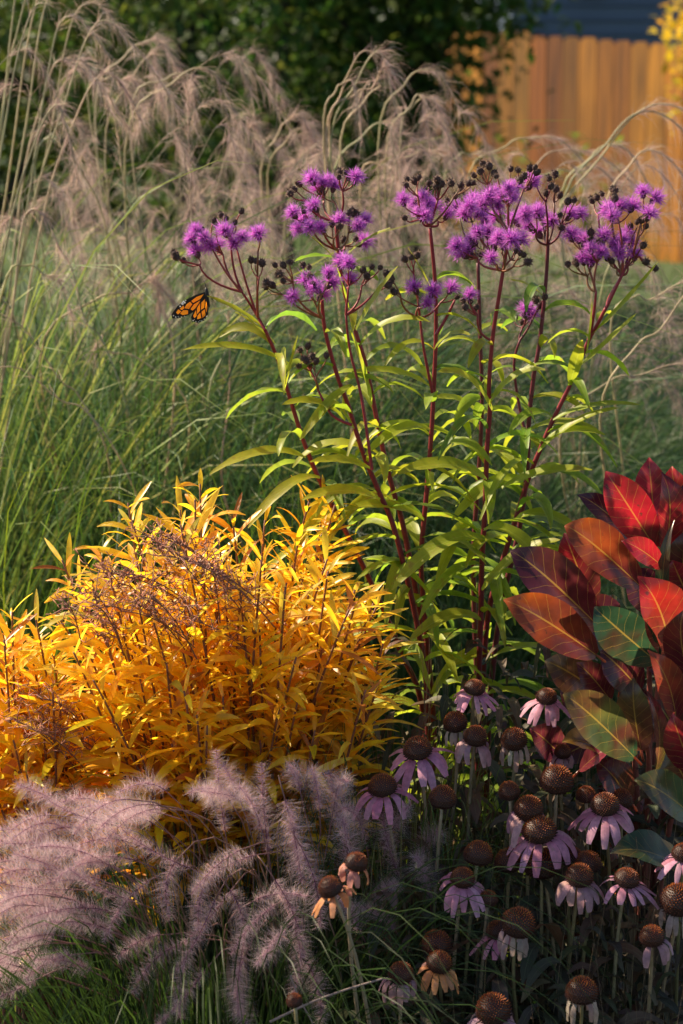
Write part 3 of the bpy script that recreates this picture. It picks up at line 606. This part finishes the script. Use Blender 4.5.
# ------------------------------------------------------------------ golden shrub
def inside(poly, x, y):
    r = False; j = len(poly) - 1
    for i in range(len(poly)):
        if (poly[i][1] > y) != (poly[j][1] > y) and x < (poly[j][0] - poly[i][0]) * (y - poly[i][1]) / (poly[j][1] - poly[i][1]) + poly[i][0]: r = not r
        j = i
    return r
AC = [(.90, .60, .022), (.92, .66, .035), (.88, .52, .016), (.90, .68, .06), (.84, .42, .014), (.90, .62, .02)]
def gold_shrub(label, base, poly, Yr, nst, tips=(), ntwig=0, twigpoly=None, dens=35):
    t = thing('golden_shrub', label, 'shrub', base, 'golden leaved shrubs'); st = MB(); lf = MB()
    xs = [p[0] for p in poly]; ys = [p[1] for p in poly]; ends = [P(x, y, Y) for x, y, Y in tips]
    while len(ends) < nst + len(tips):
        x, y = U(min(xs), max(xs)), U(min(ys), max(ys))
        if inside(poly, x, y): ends.append(P(x, y, U(*Yr)))
    for e in ends:
        s_ = base + V((U(-.07, .07), U(-.05, .05), 0)); out = e - s_
        pts = bez([s_, s_ + V((out.x * .25, out.y * .25, out.z * .5)), s_ + V((out.x * .75, out.y * .75, out.z * .85)), e], 22)
        st.tube(pts, .0028, .0012, (.09, .045, .03), (.20, .08, .045), n=5)
        ang = U(0, 6); L = 22
        for k in range(dens):
            f = .52 + .48 * (k + U(0, .8)) / dens; i = min(L - 1, int(f * L)); p = pts[i].lerp(pts[i + 1], f * L - i); tg = (pts[i + 1] - pts[i]).normalized()
            ang += 2.4; a = tg.cross(V((.3, .9, .2))).normalized(); bb = tg.cross(a)
            d = (tg * U(.55, 1.25) + (a * math.cos(ang) + bb * math.sin(ang)) * U(.7, 1.1)).normalized(); ln = U(.048, .090) * (1.05 - .45 * max(0, (f - .85) / .15))
            c = vary(RND.choice(AC), .18, .1)
            if RND.random() < .07: c = vary((.42, .16, .03), .3)
            elif RND.random() < .06: c = vary((.55, .50, .05), .2)
            c2 = mixc(c, (.55, .10, .015), U(0, .5) if RND.random() < .2 else 0)
            g = V((0, 0, -U(.05, .5) * ln))
            lf.strip(bez([p, p + d * ln * .5, p + d * ln + g], 5), ln * U(.10, .16), tg * .7 + V((U(-.5, .5), U(-.5, .5), .4)), c, c2, prof='lance', fold=U(.05, .2), twist=U(-.8, .8))
    st.build('stems', M_TWIG, t); lf.build('foliage', M_AMS, t)
    for _ in range(ntwig):
        xs = [p[0] for p in twigpoly]; ys = [p[1] for p in twigpoly]
        while True:
            x, y = U(min(xs), max(xs)), U(min(ys), max(ys))
            if inside(twigpoly, x, y): break
        tw = MB(); e = P(x, y, U(Yr[0] - .06, Yr[0] + .06)); s_ = e + V((U(.0, .10), .09, -U(.05, .10)))
        main = bez([s_, s_.lerp(e, .5) + V((0, 0, .02)), e], 8); tw.tube(main, .0011, .0007, (.20, .085, .06), n=4)
        for q in main[2:]:
            for _k in range(3):
                d = V((U(-1, .5), U(-.8, .4), U(-.2, .8))).normalized() * U(.012, .032); m_ = q + d; tw.tube([q, q + d * .5 + V((0, 0, .003)), m_], .0006, .0004, vary((.26, .11, .08), .3), n=3)
                for _j in range(2): tw.tube([m_, m_ + V((U(-1, 1), U(-1, 1), U(-.3, 1))).normalized() * .008], .0005, .0007, vary((.34, .12, .06), .3), n=3)
        tw.build('seed_twig', M_TWIG, t)
    return t
GP = [(62, 640), (78, 590), (100, 560), (130, 545), (150, 525), (185, 515), (220, 535), (245, 545), (270, 535), (290, 545), (325, 550), (355, 590), (370, 620), (370, 690), (350, 730), (330, 750), (250, 780), (150, 780), (70, 770)]
gold_shrub('large golden yellow shrub with narrow leaves in the middle left', V((-.13, 2.4, 0)), GP, (2.18, 2.5), 125,
   tips=[(200, 484, 2.36), (195, 500, 2.3), (128, 503, 2.36), (132, 520, 2.33), (310, 498, 2.42), (325, 492, 2.44), (335, 505, 2.42), (232, 515, 2.35), (98, 548, 2.32), (62, 560, 2.34), (78, 585, 2.3), (355, 590, 2.3), (378, 604, 2.28), (384, 640, 2.26), (375, 600, 2.3), (60, 620, 2.3), (380, 680, 2.25), (160, 535, 2.3), (265, 520, 2.4), (180, 510, 2.36), (110, 575, 2.22), (300, 530, 2.36)],
   ntwig=26, twigpoly=[(60, 620), (95, 560), (160, 520), (240, 560), (230, 640), (120, 650)])
gold_shrub('smaller golden orange shrub cut off by the left edge', V((-.36, 2.36, 0)), [(-60, 660), (0, 630), (45, 640), (75, 680), (80, 760), (40, 780), (-60, 780)], (2.2, 2.42), 48,
   tips=[(12, 612, 2.26), (36, 620, 2.28), (4, 640, 2.24), (52, 640, 2.3), (-20, 620, 2.3)], ntwig=10, twigpoly=[(0, 690), (60, 690), (60, 760), (0, 760)])

# ------------------------------------------------------------------ fountain grass
def plume_mesh(bend, n=640, L=.135, R=.034):
    b = MB(); ax = [V((bend * (k / 20) ** 2 * L, 0, L * k / 20 - abs(bend) * .3 * (k / 20) ** 2 * L)) for k in range(21)]
    b.tube(ax, .0009, .0004, (.13, .028, .085), (.19, .05, .11), n=4)
    for _ in range(n):
        f = RND.random(); i = min(19, int(f * 20)); p = ax[i].lerp(ax[i + 1], f * 20 - i); tg = (ax[i + 1] - ax[i]).normalized()
        a = U(0, 6.28); s_ = tg.cross(V((0, 1, .01))).normalized(); u = tg.cross(s_); d = (s_ * math.cos(a) + u * math.sin(a)) * U(.8, 1) + tg * U(.0, .55); d.normalize()
        ln = R * U(.55, 1.25) * (.55 + .45 * math.sin(math.pi * min(1, f * .9 + .12))); e = p + d * ln + V((U(-1, 1), U(-1, 1), U(-1, 1))) * .002
        c = vary((.52, .33, .40), .2); w_ = d.cross(V((U(-1, 1), U(-1, 1), U(-1, 1)))).normalized() * U(.00014, .00025)
        b.tri(p - w_, p + w_, e, c, vary((.92, .77, .72), .12, .05))  # pale bristle tips, raised further with sunlit highlight put into the colour
        if RND.random() < .16:
            sp = p + d * .002; w2 = w_.normalized() * .0007; b.tri(sp - w2, sp + w2, sp + d * .006, (.30, .16, .20), (.4, .26, .28))
    return b.mesh('plume', M_FLUFF, smooth=False)
PLM = [plume_mesh(x, L=l, R=r) for x, l, r in ((.25, .135, .034), (-.25, .14, .032), (.5, .13, .036), (-.5, .13, .034), (.1, .12, .038), (.35, .15, .030), (.3, .10, .034), (-.15, .16, .028), (.6, .11, .038))]
def fountain(label, base, plumes, nbl, blcol, hb, arch=1.0, rad=.08):
    """plumes: (x0, y0, x1, y1, Y) pixels from the foot of the plume to its tip"""
    t = thing('fountain_grass', label, 'ornamental grass', base, 'fountain grass clumps'); b = MB()
    for _ in range(nbl):
        a = U(0, 6.28); s_ = base + V((math.cos(a), math.sin(a), 0)) * rad * math.sqrt(RND.random()); h = U(*hb); o_ = V((math.cos(a), math.sin(a), 0)) * U(.05, .5) * arch
        pts = bez([s_, s_ + V((0, 0, h * .8)) + o_ * .3, s_ + V((0, 0, h * 1.02)) + o_ * .9, s_ + V((0, 0, h * U(.45, .85))) + o_ * 1.5], 10)
        c = vary(RND.choice(blcol), .25, .1); b.strip(pts, U(.0018, .0032), V((U(-.4, .4), -1, .5)), c, vary(mixc(c, (.12, .13, .03), .2)), prof='blade', two=False)
    b.build('blades', M_BLADE, t)
    for x0, y0, x1, y1, Y in plumes:
        p0, p1 = P(x0, y0, Y + .02), P(x1, y1, Y - .01); d = p1 - p0
        me = RND.choice(PLM); z = d.normalized(); down = V((0, -.2, -1)); xa = (down - z * down.dot(z)).normalized(); 
        if me in (PLM[1], PLM[3]): xa = -xa
        M3 = Matrix((xa, z.cross(xa), z)).transposed(); pl = place('plume', me, t, p0, M3, max(.55, min(1.1, d.length / .13)))
        s_ = base + V((U(-rad, rad), U(-rad, rad), 0)) * .7; st = MB(); st.tube(bez([s_, s_ + V((0, 0, p0.z * .8)), p0 - z * .12, p0], 10), .0012, .0008, (.22, .20, .08), (.26, .13, .13), n=4)
        st.build('stalk', M_STRAW, t)
    return t
DGB = [(.014, .040, .008), (.022, .055, .009), (.035, .075, .010), (.010, .028, .007)]
L1 = [(90, 855, 34, 826, 2.0), (120, 818, 88, 778, 2.02), (150, 815, 116, 786, 2.03), (190, 868, 128, 846, 1.98), (58, 803, 26, 783, 2.04), (128, 842, 60, 818, 2.0), (75, 880, 12, 876, 1.98), (60, 846, 10, 838, 2.0), (70, 912, 8, 900, 1.96), (55, 935, -5, 930, 1.95),
      (100, 880, 45, 862, 1.99), (110, 930, 50, 905, 1.95), (70, 955, 15, 965, 1.94), (150, 850, 95, 830, 2.02), (40, 870, -20, 860, 1.99), (165, 790, 130, 765, 2.06), (95, 800, 60, 790, 2.05), (50, 815, 0, 815, 2.02), (35, 980, 0, 1000, 1.93),
      (25, 905, -25, 905, 1.96), (110, 865, 70, 848, 1.97), (45, 895, 0, 890, 1.95), (85, 830, 40, 812, 2.03), (130, 900, 80, 885, 1.96), (30, 830, -20, 822, 2.03), (60, 870, 20, 850, 1.98), (20, 950, -25, 965, 1.94), (90, 970, 45, 945, 1.95)]
while len(L1) < 56:
    x, y = U(-10, 130), U(790, 960)
    if y > 950 - x * .7: continue
    k = U(35, 70); L1.append((x + k * .7, y + k * U(-.05, .5), x - k * .3, y + U(-8, 8), U(1.95, 2.08)))
fountain('fountain grass mound spreading mauve plumes over the lower left corner', V((-.16, 2.12, 0)), L1, 1000, DGB, (.56, .80), .6, .10)
C1 = [(255, 855, 190, 872, 2.0), (240, 850, 205, 868, 1.98), (175, 862, 146, 905, 1.97), (150, 880, 98, 915, 1.96), (268, 850, 260, 785, 2.06), (262, 830, 245, 770, 2.05), (300, 845, 340, 920, 2.0), (285, 800, 312, 890, 2.02), (275, 880, 320, 945, 1.97), (245, 955, 212, 1030, 1.94),
      (240, 965, 232, 1020, 1.93), (295, 930, 318, 990, 1.95), (285, 930, 270, 945, 1.94), (230, 890, 262, 935, 1.97), (215, 900, 195, 950, 1.96), (190, 950, 172, 985, 1.95), (205, 880, 190, 925, 1.97), (305, 960, 335, 1000, 1.95), (255, 900, 300, 880, 1.99),
      (215, 810, 205, 765, 2.1), (320, 810, 314, 755, 2.1), (225, 830, 215, 770, 2.08), (300, 870, 292, 830, 2.03), (180, 945, 130, 960, 1.96), (160, 935, 100, 945, 1.97), (240, 800, 225, 760, 2.09), (335, 800, 343, 750, 2.12), (300, 790, 290, 740, 2.1), (275, 905, 245, 925, 1.96), (205, 970, 185, 1000, 1.94)]
while len(C1) < 33:
    x, y = U(180, 330), U(770, 960); a = U(-2.4, 1.6); k = U(40, 80); C1.append((x, y, x + k * math.sin(a) * .6, y - k * math.cos(a) * .8, U(1.98, 2.1)))
fountain('fountain grass in the middle with pale bottlebrush plumes above dark blades', V((-.06, 2.12, 0)), C1, 1200, DGB, (.46, .66), .22, .11)
R1 = [(385, 850, 402, 790, 2.16), (365, 840, 352, 770, 2.16), (400, 880, 380, 830, 2.14), (420, 860, 440, 800, 2.18), (350, 880, 345, 800, 2.12), (375, 900, 400, 860, 2.12), (340, 830, 330, 760, 2.14), (395, 930, 365, 890, 2.1), (430, 900, 420, 840, 2.14), (360, 930, 340, 880, 2.06)]
fountain('thin straw fountain grass tuft behind the coneflower with orange petals', V((.07, 2.26, 0)), R1, 420, [(.16, .16, .05), (.07, .12, .02), (.24, .20, .08), (.10, .14, .03)], (.6, .86), .2, .07)

# ------------------------------------------------------------------ coneflowers
def cone_mesh():
    b = MB(); R, H = .5, .62
    b.lathe([(.12, -.12), (.40, -.06), (.47, .06), (.44, .25), (.34, .42), (.2, .53), (.02, .57)], (.035, .013, .009), 16)
    n = 330
    for k in range(n):
        f = (k + .5) / n; a = k * 2.39996; th = math.acos(1 - f * 1.12) if 1 - f * 1.12 > -1 else 3
        d = V((math.sin(th) * math.cos(a), math.sin(th) * math.sin(a), math.cos(th))); p = V((d.x * .45, d.y * .45, .05 + d.z * .52)); nrm = V((d.x, d.y, d.z * .9 + .25)).normalized()
        s_ = nrm.cross(V((.2, .3, .9))).normalized() * .027; u = nrm.cross(s_).normalized() * .027; e = p + nrm * U(.05, .09)
        c0 = vary((.03, .009, .007), .3); c1 = vary(RND.choice([(.80, .23, .02), (.64, .13, .015), (.46, .09, .015)]), .25); c1 = mixc((.06, .013, .008), c1, max(0, min(1, d.z * 1.5 - .1)))  # orange tips kept to the top: sunlit glow put into the colour
        q = [p + s_, p + u, p - s_, p - u]
        for j in range(4): b.tri(q[j], q[(j + 1) % 4], e, c0, c1)
    return b.mesh('cone', M_CONE, smooth=False)
CON = [cone_mesh() for _ in range(3)]
PK = [(.66, .26, .38), (.70, .34, .44), (.58, .20, .31)]; FD_ = [(.45, .33, .30), (.50, .40, .34), (.36, .26, .24)]; OR_ = [(.62, .24, .08), (.66, .30, .12), (.50, .22, .18)]  # OR_: warm sunlight put into the colour of withered petals
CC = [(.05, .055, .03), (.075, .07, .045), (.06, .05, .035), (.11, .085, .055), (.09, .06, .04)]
def coneflower(px, py, wpx, kind, label, tilt=0.0, npet=13, foot=None, Yo=0):
    Y = 2.24 - (py - 680) / 344 * .30 + Yo; cp = P(px, py, Y); sc = wpx / FOC * Y * 1.11; base = V((cp.x + U(-.05, .05), Y + U(.0, .08), 0))
    if foot: base.x = P(foot, 1024, Y).x
    t = thing('coneflower', label, 'coneflower', base, 'coneflowers in the lower right'); ax = V((tilt + U(-.16, .16), -.20 + U(-.16, .12), 1)).normalized(); low = cp - ax * sc * .38
    b = MB(); hgt = cp.z; path = bez([base, V((base.x, base.y, hgt * .55)), low - ax * .10, low], 14); c = vary(RND.choice([(.26, .21, .12), (.32, .25, .16), (.20, .17, .08)]), .2); b.tube(path, .0027, .0019, (.09, .08, .04), c, n=6); b.build('stem', M_STEM, t)
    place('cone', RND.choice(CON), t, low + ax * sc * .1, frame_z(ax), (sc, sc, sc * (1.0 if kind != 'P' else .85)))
    if kind != 'N':
        b = MB(); cols = {'P': PK, 'D': FD_, 'O': OR_, 'F': [(.42, .22, .26), (.38, .2, .26), (.5, .28, .28)]}[kind]
        a0 = U(0, 6); s_ = ax.cross(V((0, 1, .2))).normalized(); u = s_.cross(ax) * -1
        droop = {'P': U(.5, .85), 'F': U(1.0, 1.4), 'D': U(1.7, 2.3), 'O': U(.6, 1.1)}[kind]; ln = {'P': .95, 'F': .85, 'D': .68, 'O': .78}[kind] * sc
        for k in range(npet):
            if RND.random() < {'O': .3, 'D': .3, 'F': .14, 'P': .05}[kind]: continue
            a = a0 + k * 6.283 / npet + U(-.12, .12); rd = s_ * math.cos(a) + u * math.sin(a); l = ln * U(.72, 1.14); dr = droop * U(.65, 1.35)
            p0 = low + rd * sc * .36 + ax * sc * .02; p1 = p0 + rd * l * .45 + V((0, 0, -.02 * l)); dn = V((0, 0, -1)); e = p0 + (rd * math.cos(min(dr, 1.45)) + dn * math.sin(min(dr, 1.45))) * l
            if kind == 'D': p1 = p0 + rd * l * .22 + dn * l * .2
            cc = vary(RND.choice(cols), .18, .08); c2 = mixc(cc, (.62, .48, .55) if kind in 'PF' else (.55, .36, .2), U(.0, .45))
            b.strip(bez([p0, p1, p1.lerp(e, .6), e], 7), sc * U(.24, .34) * (.62 if kind == 'D' else 1), rd * .4 + ax, cc, c2, prof='petal', fold=-.12, wav=.05 if kind in 'OD' else .02, twist=U(-.5, .5) if kind in 'OD' else U(-.15, .15))
        b.build('petals', M_PETAL, t)
    b = MB()
    for k in range(RND.randint(5, 8)):
        f = U(.25, .62); p = path[int(f * 14)]; a = U(0, 6.28); d = V((math.cos(a), math.sin(a), U(.1, .7))).normalized(); l = U(.035, .075) * (1.25 - f * .5)
        cc = vary(RND.choice(CC), .3, .12)
        if RND.random() < .08: cc = (.30, .26, .03)
        b.strip(bez([p, p + d * l * .6 + V((0, 0, .015)), p + d * l + V((0, 0, -U(.01, .06)))], 7), l * U(.2, .32), V((U(-.4, .4), U(-.4, .4), 1)), cc, mixc(cc, (.2, .13, .08), U(0, .5)), prof='lance', fold=.15, wav=.07, twist=U(-.8, .8))
    b.build('foliage', M_CLEAF, t); return t
CF = [
 (475, 685, 21, 'P', 'small pink coneflower highest in the bed, below the ironweed stems', 0),
 (547, 694, 21, 'P', 'pink coneflower on a long bare pale stem before the red shrub', .1),
 (455, 720, 24, 'D', 'faded coneflower with pale hanging petals, left of two under the highest pink one', 0),
 (476, 734, 24, 'F', 'dusty pink coneflower with drooping petals right under the highest pink one', 0),
 (514, 737, 26, 'D', 'dark coneflower with a skirt of white hanging petals left of the long bare stem', 0),
 (417, 745, 29, 'P', 'bright purple pink coneflower nearest to the golden shrub', -.08),
 (382, 782, 29, 'P', 'pink coneflower on an orange stem beside the mauve plumes', -.1),
 (443, 795, 28, 'N', 'bare dark cone alone between the pink flower on an orange stem and the larger crowd', 0),
 (509, 789, 22, 'N', 'small bare cone left of the biggest upright bare cone', 0),
 (557, 777, 33, 'N', 'biggest upright bare cone just below the red shrub', 0),
 (563, 750, 17, 'F', 'smallest faded coneflower in shadow under the red shrub leaves', .1),
 (529, 806, 29, 'F', 'coneflower with pink petals behind the brightest wide one', -.1),
 (539, 826, 34, 'P', 'brightest coneflower with wide lilac petals and a glowing orange cone', -.02),
 (605, 801, 29, 'P', 'lilac coneflower with spread petals in front of a bare cone at the right', .0),
 (621, 797, 24, 'N', 'bare cone peeping out behind the lilac flower at the right', 0),
 (586, 793, 20, 'N', 'small bare cone behind the left petals of the right lilac flower', 0),
 (479, 851, 29, 'N', 'bare cone left of the brightest wide coneflower, above the one with an orange petal', 0),
 (463, 875, 25, 'P', 'pink coneflower with one orange lit petal on a yellow stem', .05),
 (357, 860, 23, 'O', 'right one of two coneflowers with withered petals tinted as if lit orange beside the plumes', .25),
 (329, 885, 25, 'O', 'left one of two coneflowers with withered petals tinted as if lit orange, drooping over the plumes', -.3),
 (542, 861, 35, 'N', 'large bare cone directly under the brightest wide coneflower', 0),
 (509, 858, 28, 'N', 'dark bare cone left below the brightest wide coneflower', 0),
 (572, 855, 24, 'N', 'left one of two bare cones right of the brightest flower stem', 0),
 (588, 860, 27, 'N', 'right one of two bare cones right of the brightest flower stem', 0),
 (580, 873, 28, 'F', 'pink coneflower with long straight hanging petals below the two bare cones', 0),
 (628, 875, 26, 'P', 'pink coneflower with a very dark cone at the right below the green leaf', .05),
 (679, 897, 37, 'D', 'large dark cone with torn withered petals cut by the right edge', -.1),
 (652, 934, 25, 'F', 'dark shaded coneflower with dull drooping petals low at the right', 0),
 (519, 920, 35, 'D', 'large brown cone with pale short petals in front of a smaller pink flower', .05),
 (497, 927, 24, 'P', 'smaller pink coneflower half hidden by the large brown cone', -.1),
 (436, 941, 30, 'N', 'bare cone with a lit rim above the two bottom orange and pink flowers', 0),
 (440, 960, 26, 'O', 'ragged coneflower with orange lit petals low in the middle', .1),
 (401, 971, 26, 'F', 'pink drooping coneflower at the bottom next to the ragged orange one', -.05),
 (493, 1006, 36, 'F', 'large dark coneflower cut by the bottom edge', 0),
 (582, 988, 33, 'D', 'dark cone with pale narrow hanging petals near the bottom right', 0),
 (684, 850, 24, 'P', 'pink coneflower cut by the right edge beneath the green leaf', 0),
 (488, 897, 20, 'N', 'tiny dark bare cone between the orange petalled flower and the smaller pink one', 0),
 (294, 999, 17, 'N', 'tiny dark cone among the fountain grass blades at the bottom', 0),
]
for i, (px, py, wd, kd, lab, tl) in enumerate(CF):
    yo = {18: -.14, 19: -.14, 37: -.10, 36: .02, 14: .05, 15: .04, 20: .04, 21: .05, 22: .04, 23: .03, 29: .04, 30: .03, 2: .02, 10: .06, 35: .0}.get(i, 0)
    ft = {18: 395, 19: 395, 5: 445, 6: 440}.get(i)
    coneflower(px, py, wd, kd, lab, tl, RND.choice([12, 13, 14]), ft, yo)
# leafy undergrowth below the flowers and loose dry stems
b = MB()
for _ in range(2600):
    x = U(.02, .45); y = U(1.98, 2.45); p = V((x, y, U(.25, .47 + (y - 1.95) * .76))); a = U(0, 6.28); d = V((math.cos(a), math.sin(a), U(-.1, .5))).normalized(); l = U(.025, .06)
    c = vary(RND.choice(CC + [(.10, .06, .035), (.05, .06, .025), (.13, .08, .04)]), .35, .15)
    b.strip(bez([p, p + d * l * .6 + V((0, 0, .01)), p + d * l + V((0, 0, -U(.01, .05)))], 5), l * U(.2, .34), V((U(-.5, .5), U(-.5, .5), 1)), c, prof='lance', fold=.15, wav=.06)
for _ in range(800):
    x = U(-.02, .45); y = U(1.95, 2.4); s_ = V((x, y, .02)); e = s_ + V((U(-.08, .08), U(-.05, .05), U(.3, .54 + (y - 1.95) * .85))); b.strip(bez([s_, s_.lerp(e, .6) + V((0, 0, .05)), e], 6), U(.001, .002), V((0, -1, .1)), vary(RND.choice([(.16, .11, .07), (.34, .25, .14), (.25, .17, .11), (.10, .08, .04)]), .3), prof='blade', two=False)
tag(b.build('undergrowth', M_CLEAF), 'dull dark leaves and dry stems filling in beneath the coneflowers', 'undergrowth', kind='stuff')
for lab, pts, r in (('long bare grey stem lying across the bottom over the grass', [(270, 1022), (310, 1003), (345, 990), (385, 978)], .0016), ('thin bent twig dangling under the long grey stem at the bottom', [(290, 975), (300, 1000), (312, 1022), (318, 1040)], .0011)):
    q = catmull([P(x, y, 1.93) for x, y in pts], 5); b = MB(); b.tube([V((q[0].x - .02, q[0].y + .03, 0))] + q if 0 else q, r, r * .7, (.24, .17, .15), n=6); tag(b.build('dry_stem', M_TWIG), lab, 'dry stem', 'loose dry stems')

# ------------------------------------------------------------------ red broad leaved shrub
RSH = thing('red_shrub', 'broad leaved shrub in crimson, orange and green at the right edge', 'shrub', V((.36, 2.34, 0)))
hub = P(668, 640, 2.3); b = MB()
for e, k in ((P(658, 560, 2.3), .004), (P(640, 590, 2.22), .003), (P(690, 520, 2.32), .004), (P(600, 640, 2.2), .003), (P(690, 700, 2.2), .003), (P(640, 755, 2.18), .003), (P(575, 720, 2.24), .003), (P(690, 820, 2.14), .003)):
    b.tube(bez([V((.36 + U(-.03, .03), 2.34, 0)), hub + V((0, 0, -.25)), hub.lerp(e, .5), e], 14), .006, k * .6, (.09, .04, .035), (.30, .08, .06), n=7)
b.build('branch', M_STEM, RSH)
CR = (.32, .012, .020); DR = (.075, .009, .013); PU = (.040, .010, .020); OG = (.36, .075, .008); GR = (.022, .055, .024); OL = (.055, .06, .012); BR = (.10, .028, .016); MV = (.24, .03, .05); RD = (.40, .012, .010)  # OG: sun shining through the leaf, put into its colour
def bleaf(x0, y0, x1, y1, wpx, c, c2, Y0, Y1, up, lab=None, sag=.11, fold=.2):
    p0, p1 = P(x0, y0, Y0), P(x1, y1, Y1); Ln = (p1 - p0).length; mid = p0.lerp(p1, .5) + V(up).normalized() * Ln * sag; m = MB()
    pts = bez([p0, p0.lerp(p1, .4) + V(up).normalized() * Ln * sag * 1.5, p0.lerp(p1, .78) + V(up).normalized() * Ln * sag * 1.6, p1 - V(up).normalized() * Ln * .05], 14); pd = pts[0] - (pts[1] - pts[0]).normalized() * .018; m.tube([pd, pts[0]], .0016, .0013, (.45, .14, .06), n=5)
    # 7-column blade so that it bows and crinkles
    n = 14; prev = None; ph = U(0, 6); upv = V(up)
    for i, p in enumerate(pts):
        t = i / n; tg = (pts[min(i + 1, n)] - pts[max(i - 1, 0)]).normalized(); sd = tg.cross(upv).normalized(); nm = sd.cross(tg)
        k = math.sin(math.pi * min(1, (t * .98 + .012)) ** .84) ** (.66 + .62 * t) if t < .999 else .02; h = wpx / FOC * Y0 * .55 * max(k, .03); row = []
        for j in range(7):
            s_ = (j - 3) / 3; z = fold * abs(s_) * h * 1.6 + .05 * h * math.sin(ph + i * 1.3 + j * .8) * abs(s_) + .035 * h * math.sin(i * 2.6) * (abs(s_) > .3)
            cc = mixc(c, c2, max(0, min(1, t * 1.15 + .15 * math.sin(ph * 3 + j + i * .6) - .08))); row.append(m.vert(p + sd * s_ * h + nm * z, (.5 + s_ * .5, t), cc))
        if prev:
            for j in range(6): m.face(prev[j], prev[j + 1], row[j + 1], row[j])
        prev = row
    o = m.build('leaf', M_RED, RSH)
    if lab: o['label'] = lab
B, S = (0, -1, .35), (0, -.45, 1)
for a in [
 (655, 548, 605, 470, 40, CR, CR, 2.27, 2.24, (-.3, -1, .5), 'crimson leaf with yellow veins'), (655, 525, 649, 457, 32, MV, CR, 2.33, 2.32, (-.2, -1, .3)), (664, 552, 664, 472, 34, CR, DR, 2.28, 2.27, (.5, -1, .2)),
 (690, 530, 671, 466, 34, DR, RD, 2.34, 2.34, (-.5, -1, .3)), (640, 545, 577, 493, 26, DR, PU, 2.3, 2.28, (-.2, -1, .8)), (640, 586, 563, 523, 46, DR, OG, 2.22, 2.19, (-.45, -.8, .8), 'leaf with yellow veins and an orange backlit glow painted into the tip'),
 (600, 628, 509, 548, 50, DR, PU, 2.21, 2.18, (-.3, -.9, .7), 'dark purple leaf'), (596, 655, 503, 598, 46, DR, OG, 2.17, 2.13, (-.2, -1, .6), 'leaf with a lit orange tip put into its colour'), (657, 662, 593, 606, 46, GR, GR, 2.14, 2.10, (-.5, -1, .5), 'bluish green leaf'),
 (670, 652, 640, 576, 54, BR, RD, 2.16, 2.12, (.35, -1, .35), 'bright red leaf lit at the top'), (662, 566, 622, 540, 24, CR, CR, 2.2, 2.17, (0, -1, .5)), (592, 606, 564, 532, 36, DR, CR, 2.26, 2.24, (-.2, -1, .5)),
 (634, 757, 562, 692, 46, GR, (.13, .10, .015), 2.12, 2.07, (-.3, -.9, .7), 'olive green leaf'), (641, 750, 633, 678, 36, BR, OL, 2.16, 2.15, (-.4, -1, .2)), (676, 720, 650, 650, 32, DR, (.34, .05, .015), 2.10, 2.07, (.4, -1, .3), 'narrow pink and orange leaf'),
 (700, 822, 634, 778, 42, GR, OL, 2.06, 2.02, (-.2, -.8, .8), 'yellowish green leaf at the edge'), (598, 692, 545, 660, 44, BR, (.10, .07, .03), 2.24, 2.22, (-.1, -1, .6)), (610, 700, 577, 662, 30, DR, DR, 2.22, 2.2, (0, -1, .5)),
 (612, 756, 562, 740, 30, PU, (.2, .11, .015), 2.2, 2.16, (-.1, -.7, 1)), (580, 770, 615, 745, 24, MV, MV, 2.18, 2.15, (0, -.8, 1)), (694, 772, 672, 714, 34, DR, CR, 2.09, 2.06, (-.3, -1, .3)), (655, 774, 647, 688, 18, OL, MV, 2.11, 2.1, (.8, -1, .1)),
 (690, 872, 611, 850, 44, OL, GR, 2.14, 2.09, (0, -.6, 1)), (562, 757, 530, 728, 34, PU, MV, 2.26, 2.23, (0, -1, .6)), (630, 800, 596, 760, 36, BR, DR, 2.2, 2.2, (0, -.8, .8)), (690, 600, 672, 560, 36, DR, CR, 2.24, 2.2, (-.3, -1, .4)),
 (690, 680, 682, 610, 34, DR, BR, 2.15, 2.1, (-.6, -1, .3)), (640, 690, 600, 650, 40, DR, PU, 2.22, 2.2, (-.2, -1, .7)), (620, 640, 575, 600, 44, PU, DR, 2.28, 2.26, (0, -1, .6)), (655, 610, 628, 570, 40, DR, PU, 2.27, 2.26, (0, -1, .6)),
 (680, 740, 655, 700, 40, PU, BR, 2.2, 2.19, (0, -1, .5)), (600, 720, 560, 690, 40, BR, PU, 2.28, 2.27, (0, -1, .6)), (690, 790, 660, 740, 40, BR, OL, 2.18, 2.16, (0, -1, .5)), (665, 640, 672, 520, 14, GR, GR, 2.22, 2.2, (-.6, -1, .2)),
 (680, 560, 688, 480, 36, CR, DR, 2.3, 2.29, (-.2, -1, .3)), (640, 720, 620, 690, 36, PU, BR, 2.24, 2.22, (0, -1, .6))]: bleaf(*a)
for _ in range(22):
    x, y = U(600, 760), U(600, 900); a = U(-2.6, 1.4); k = U(45, 80); Y = U(2.26, 2.42)
    bleaf(x, y, x + math.sin(a) * k, y - math.cos(a) * k, U(30, 44), RND.choice([DR, PU, BR, OL, GR]), RND.choice([DR, CR, BR, PU]), Y, Y - .03, (U(-.4, .4), -1, U(.3, 1)))
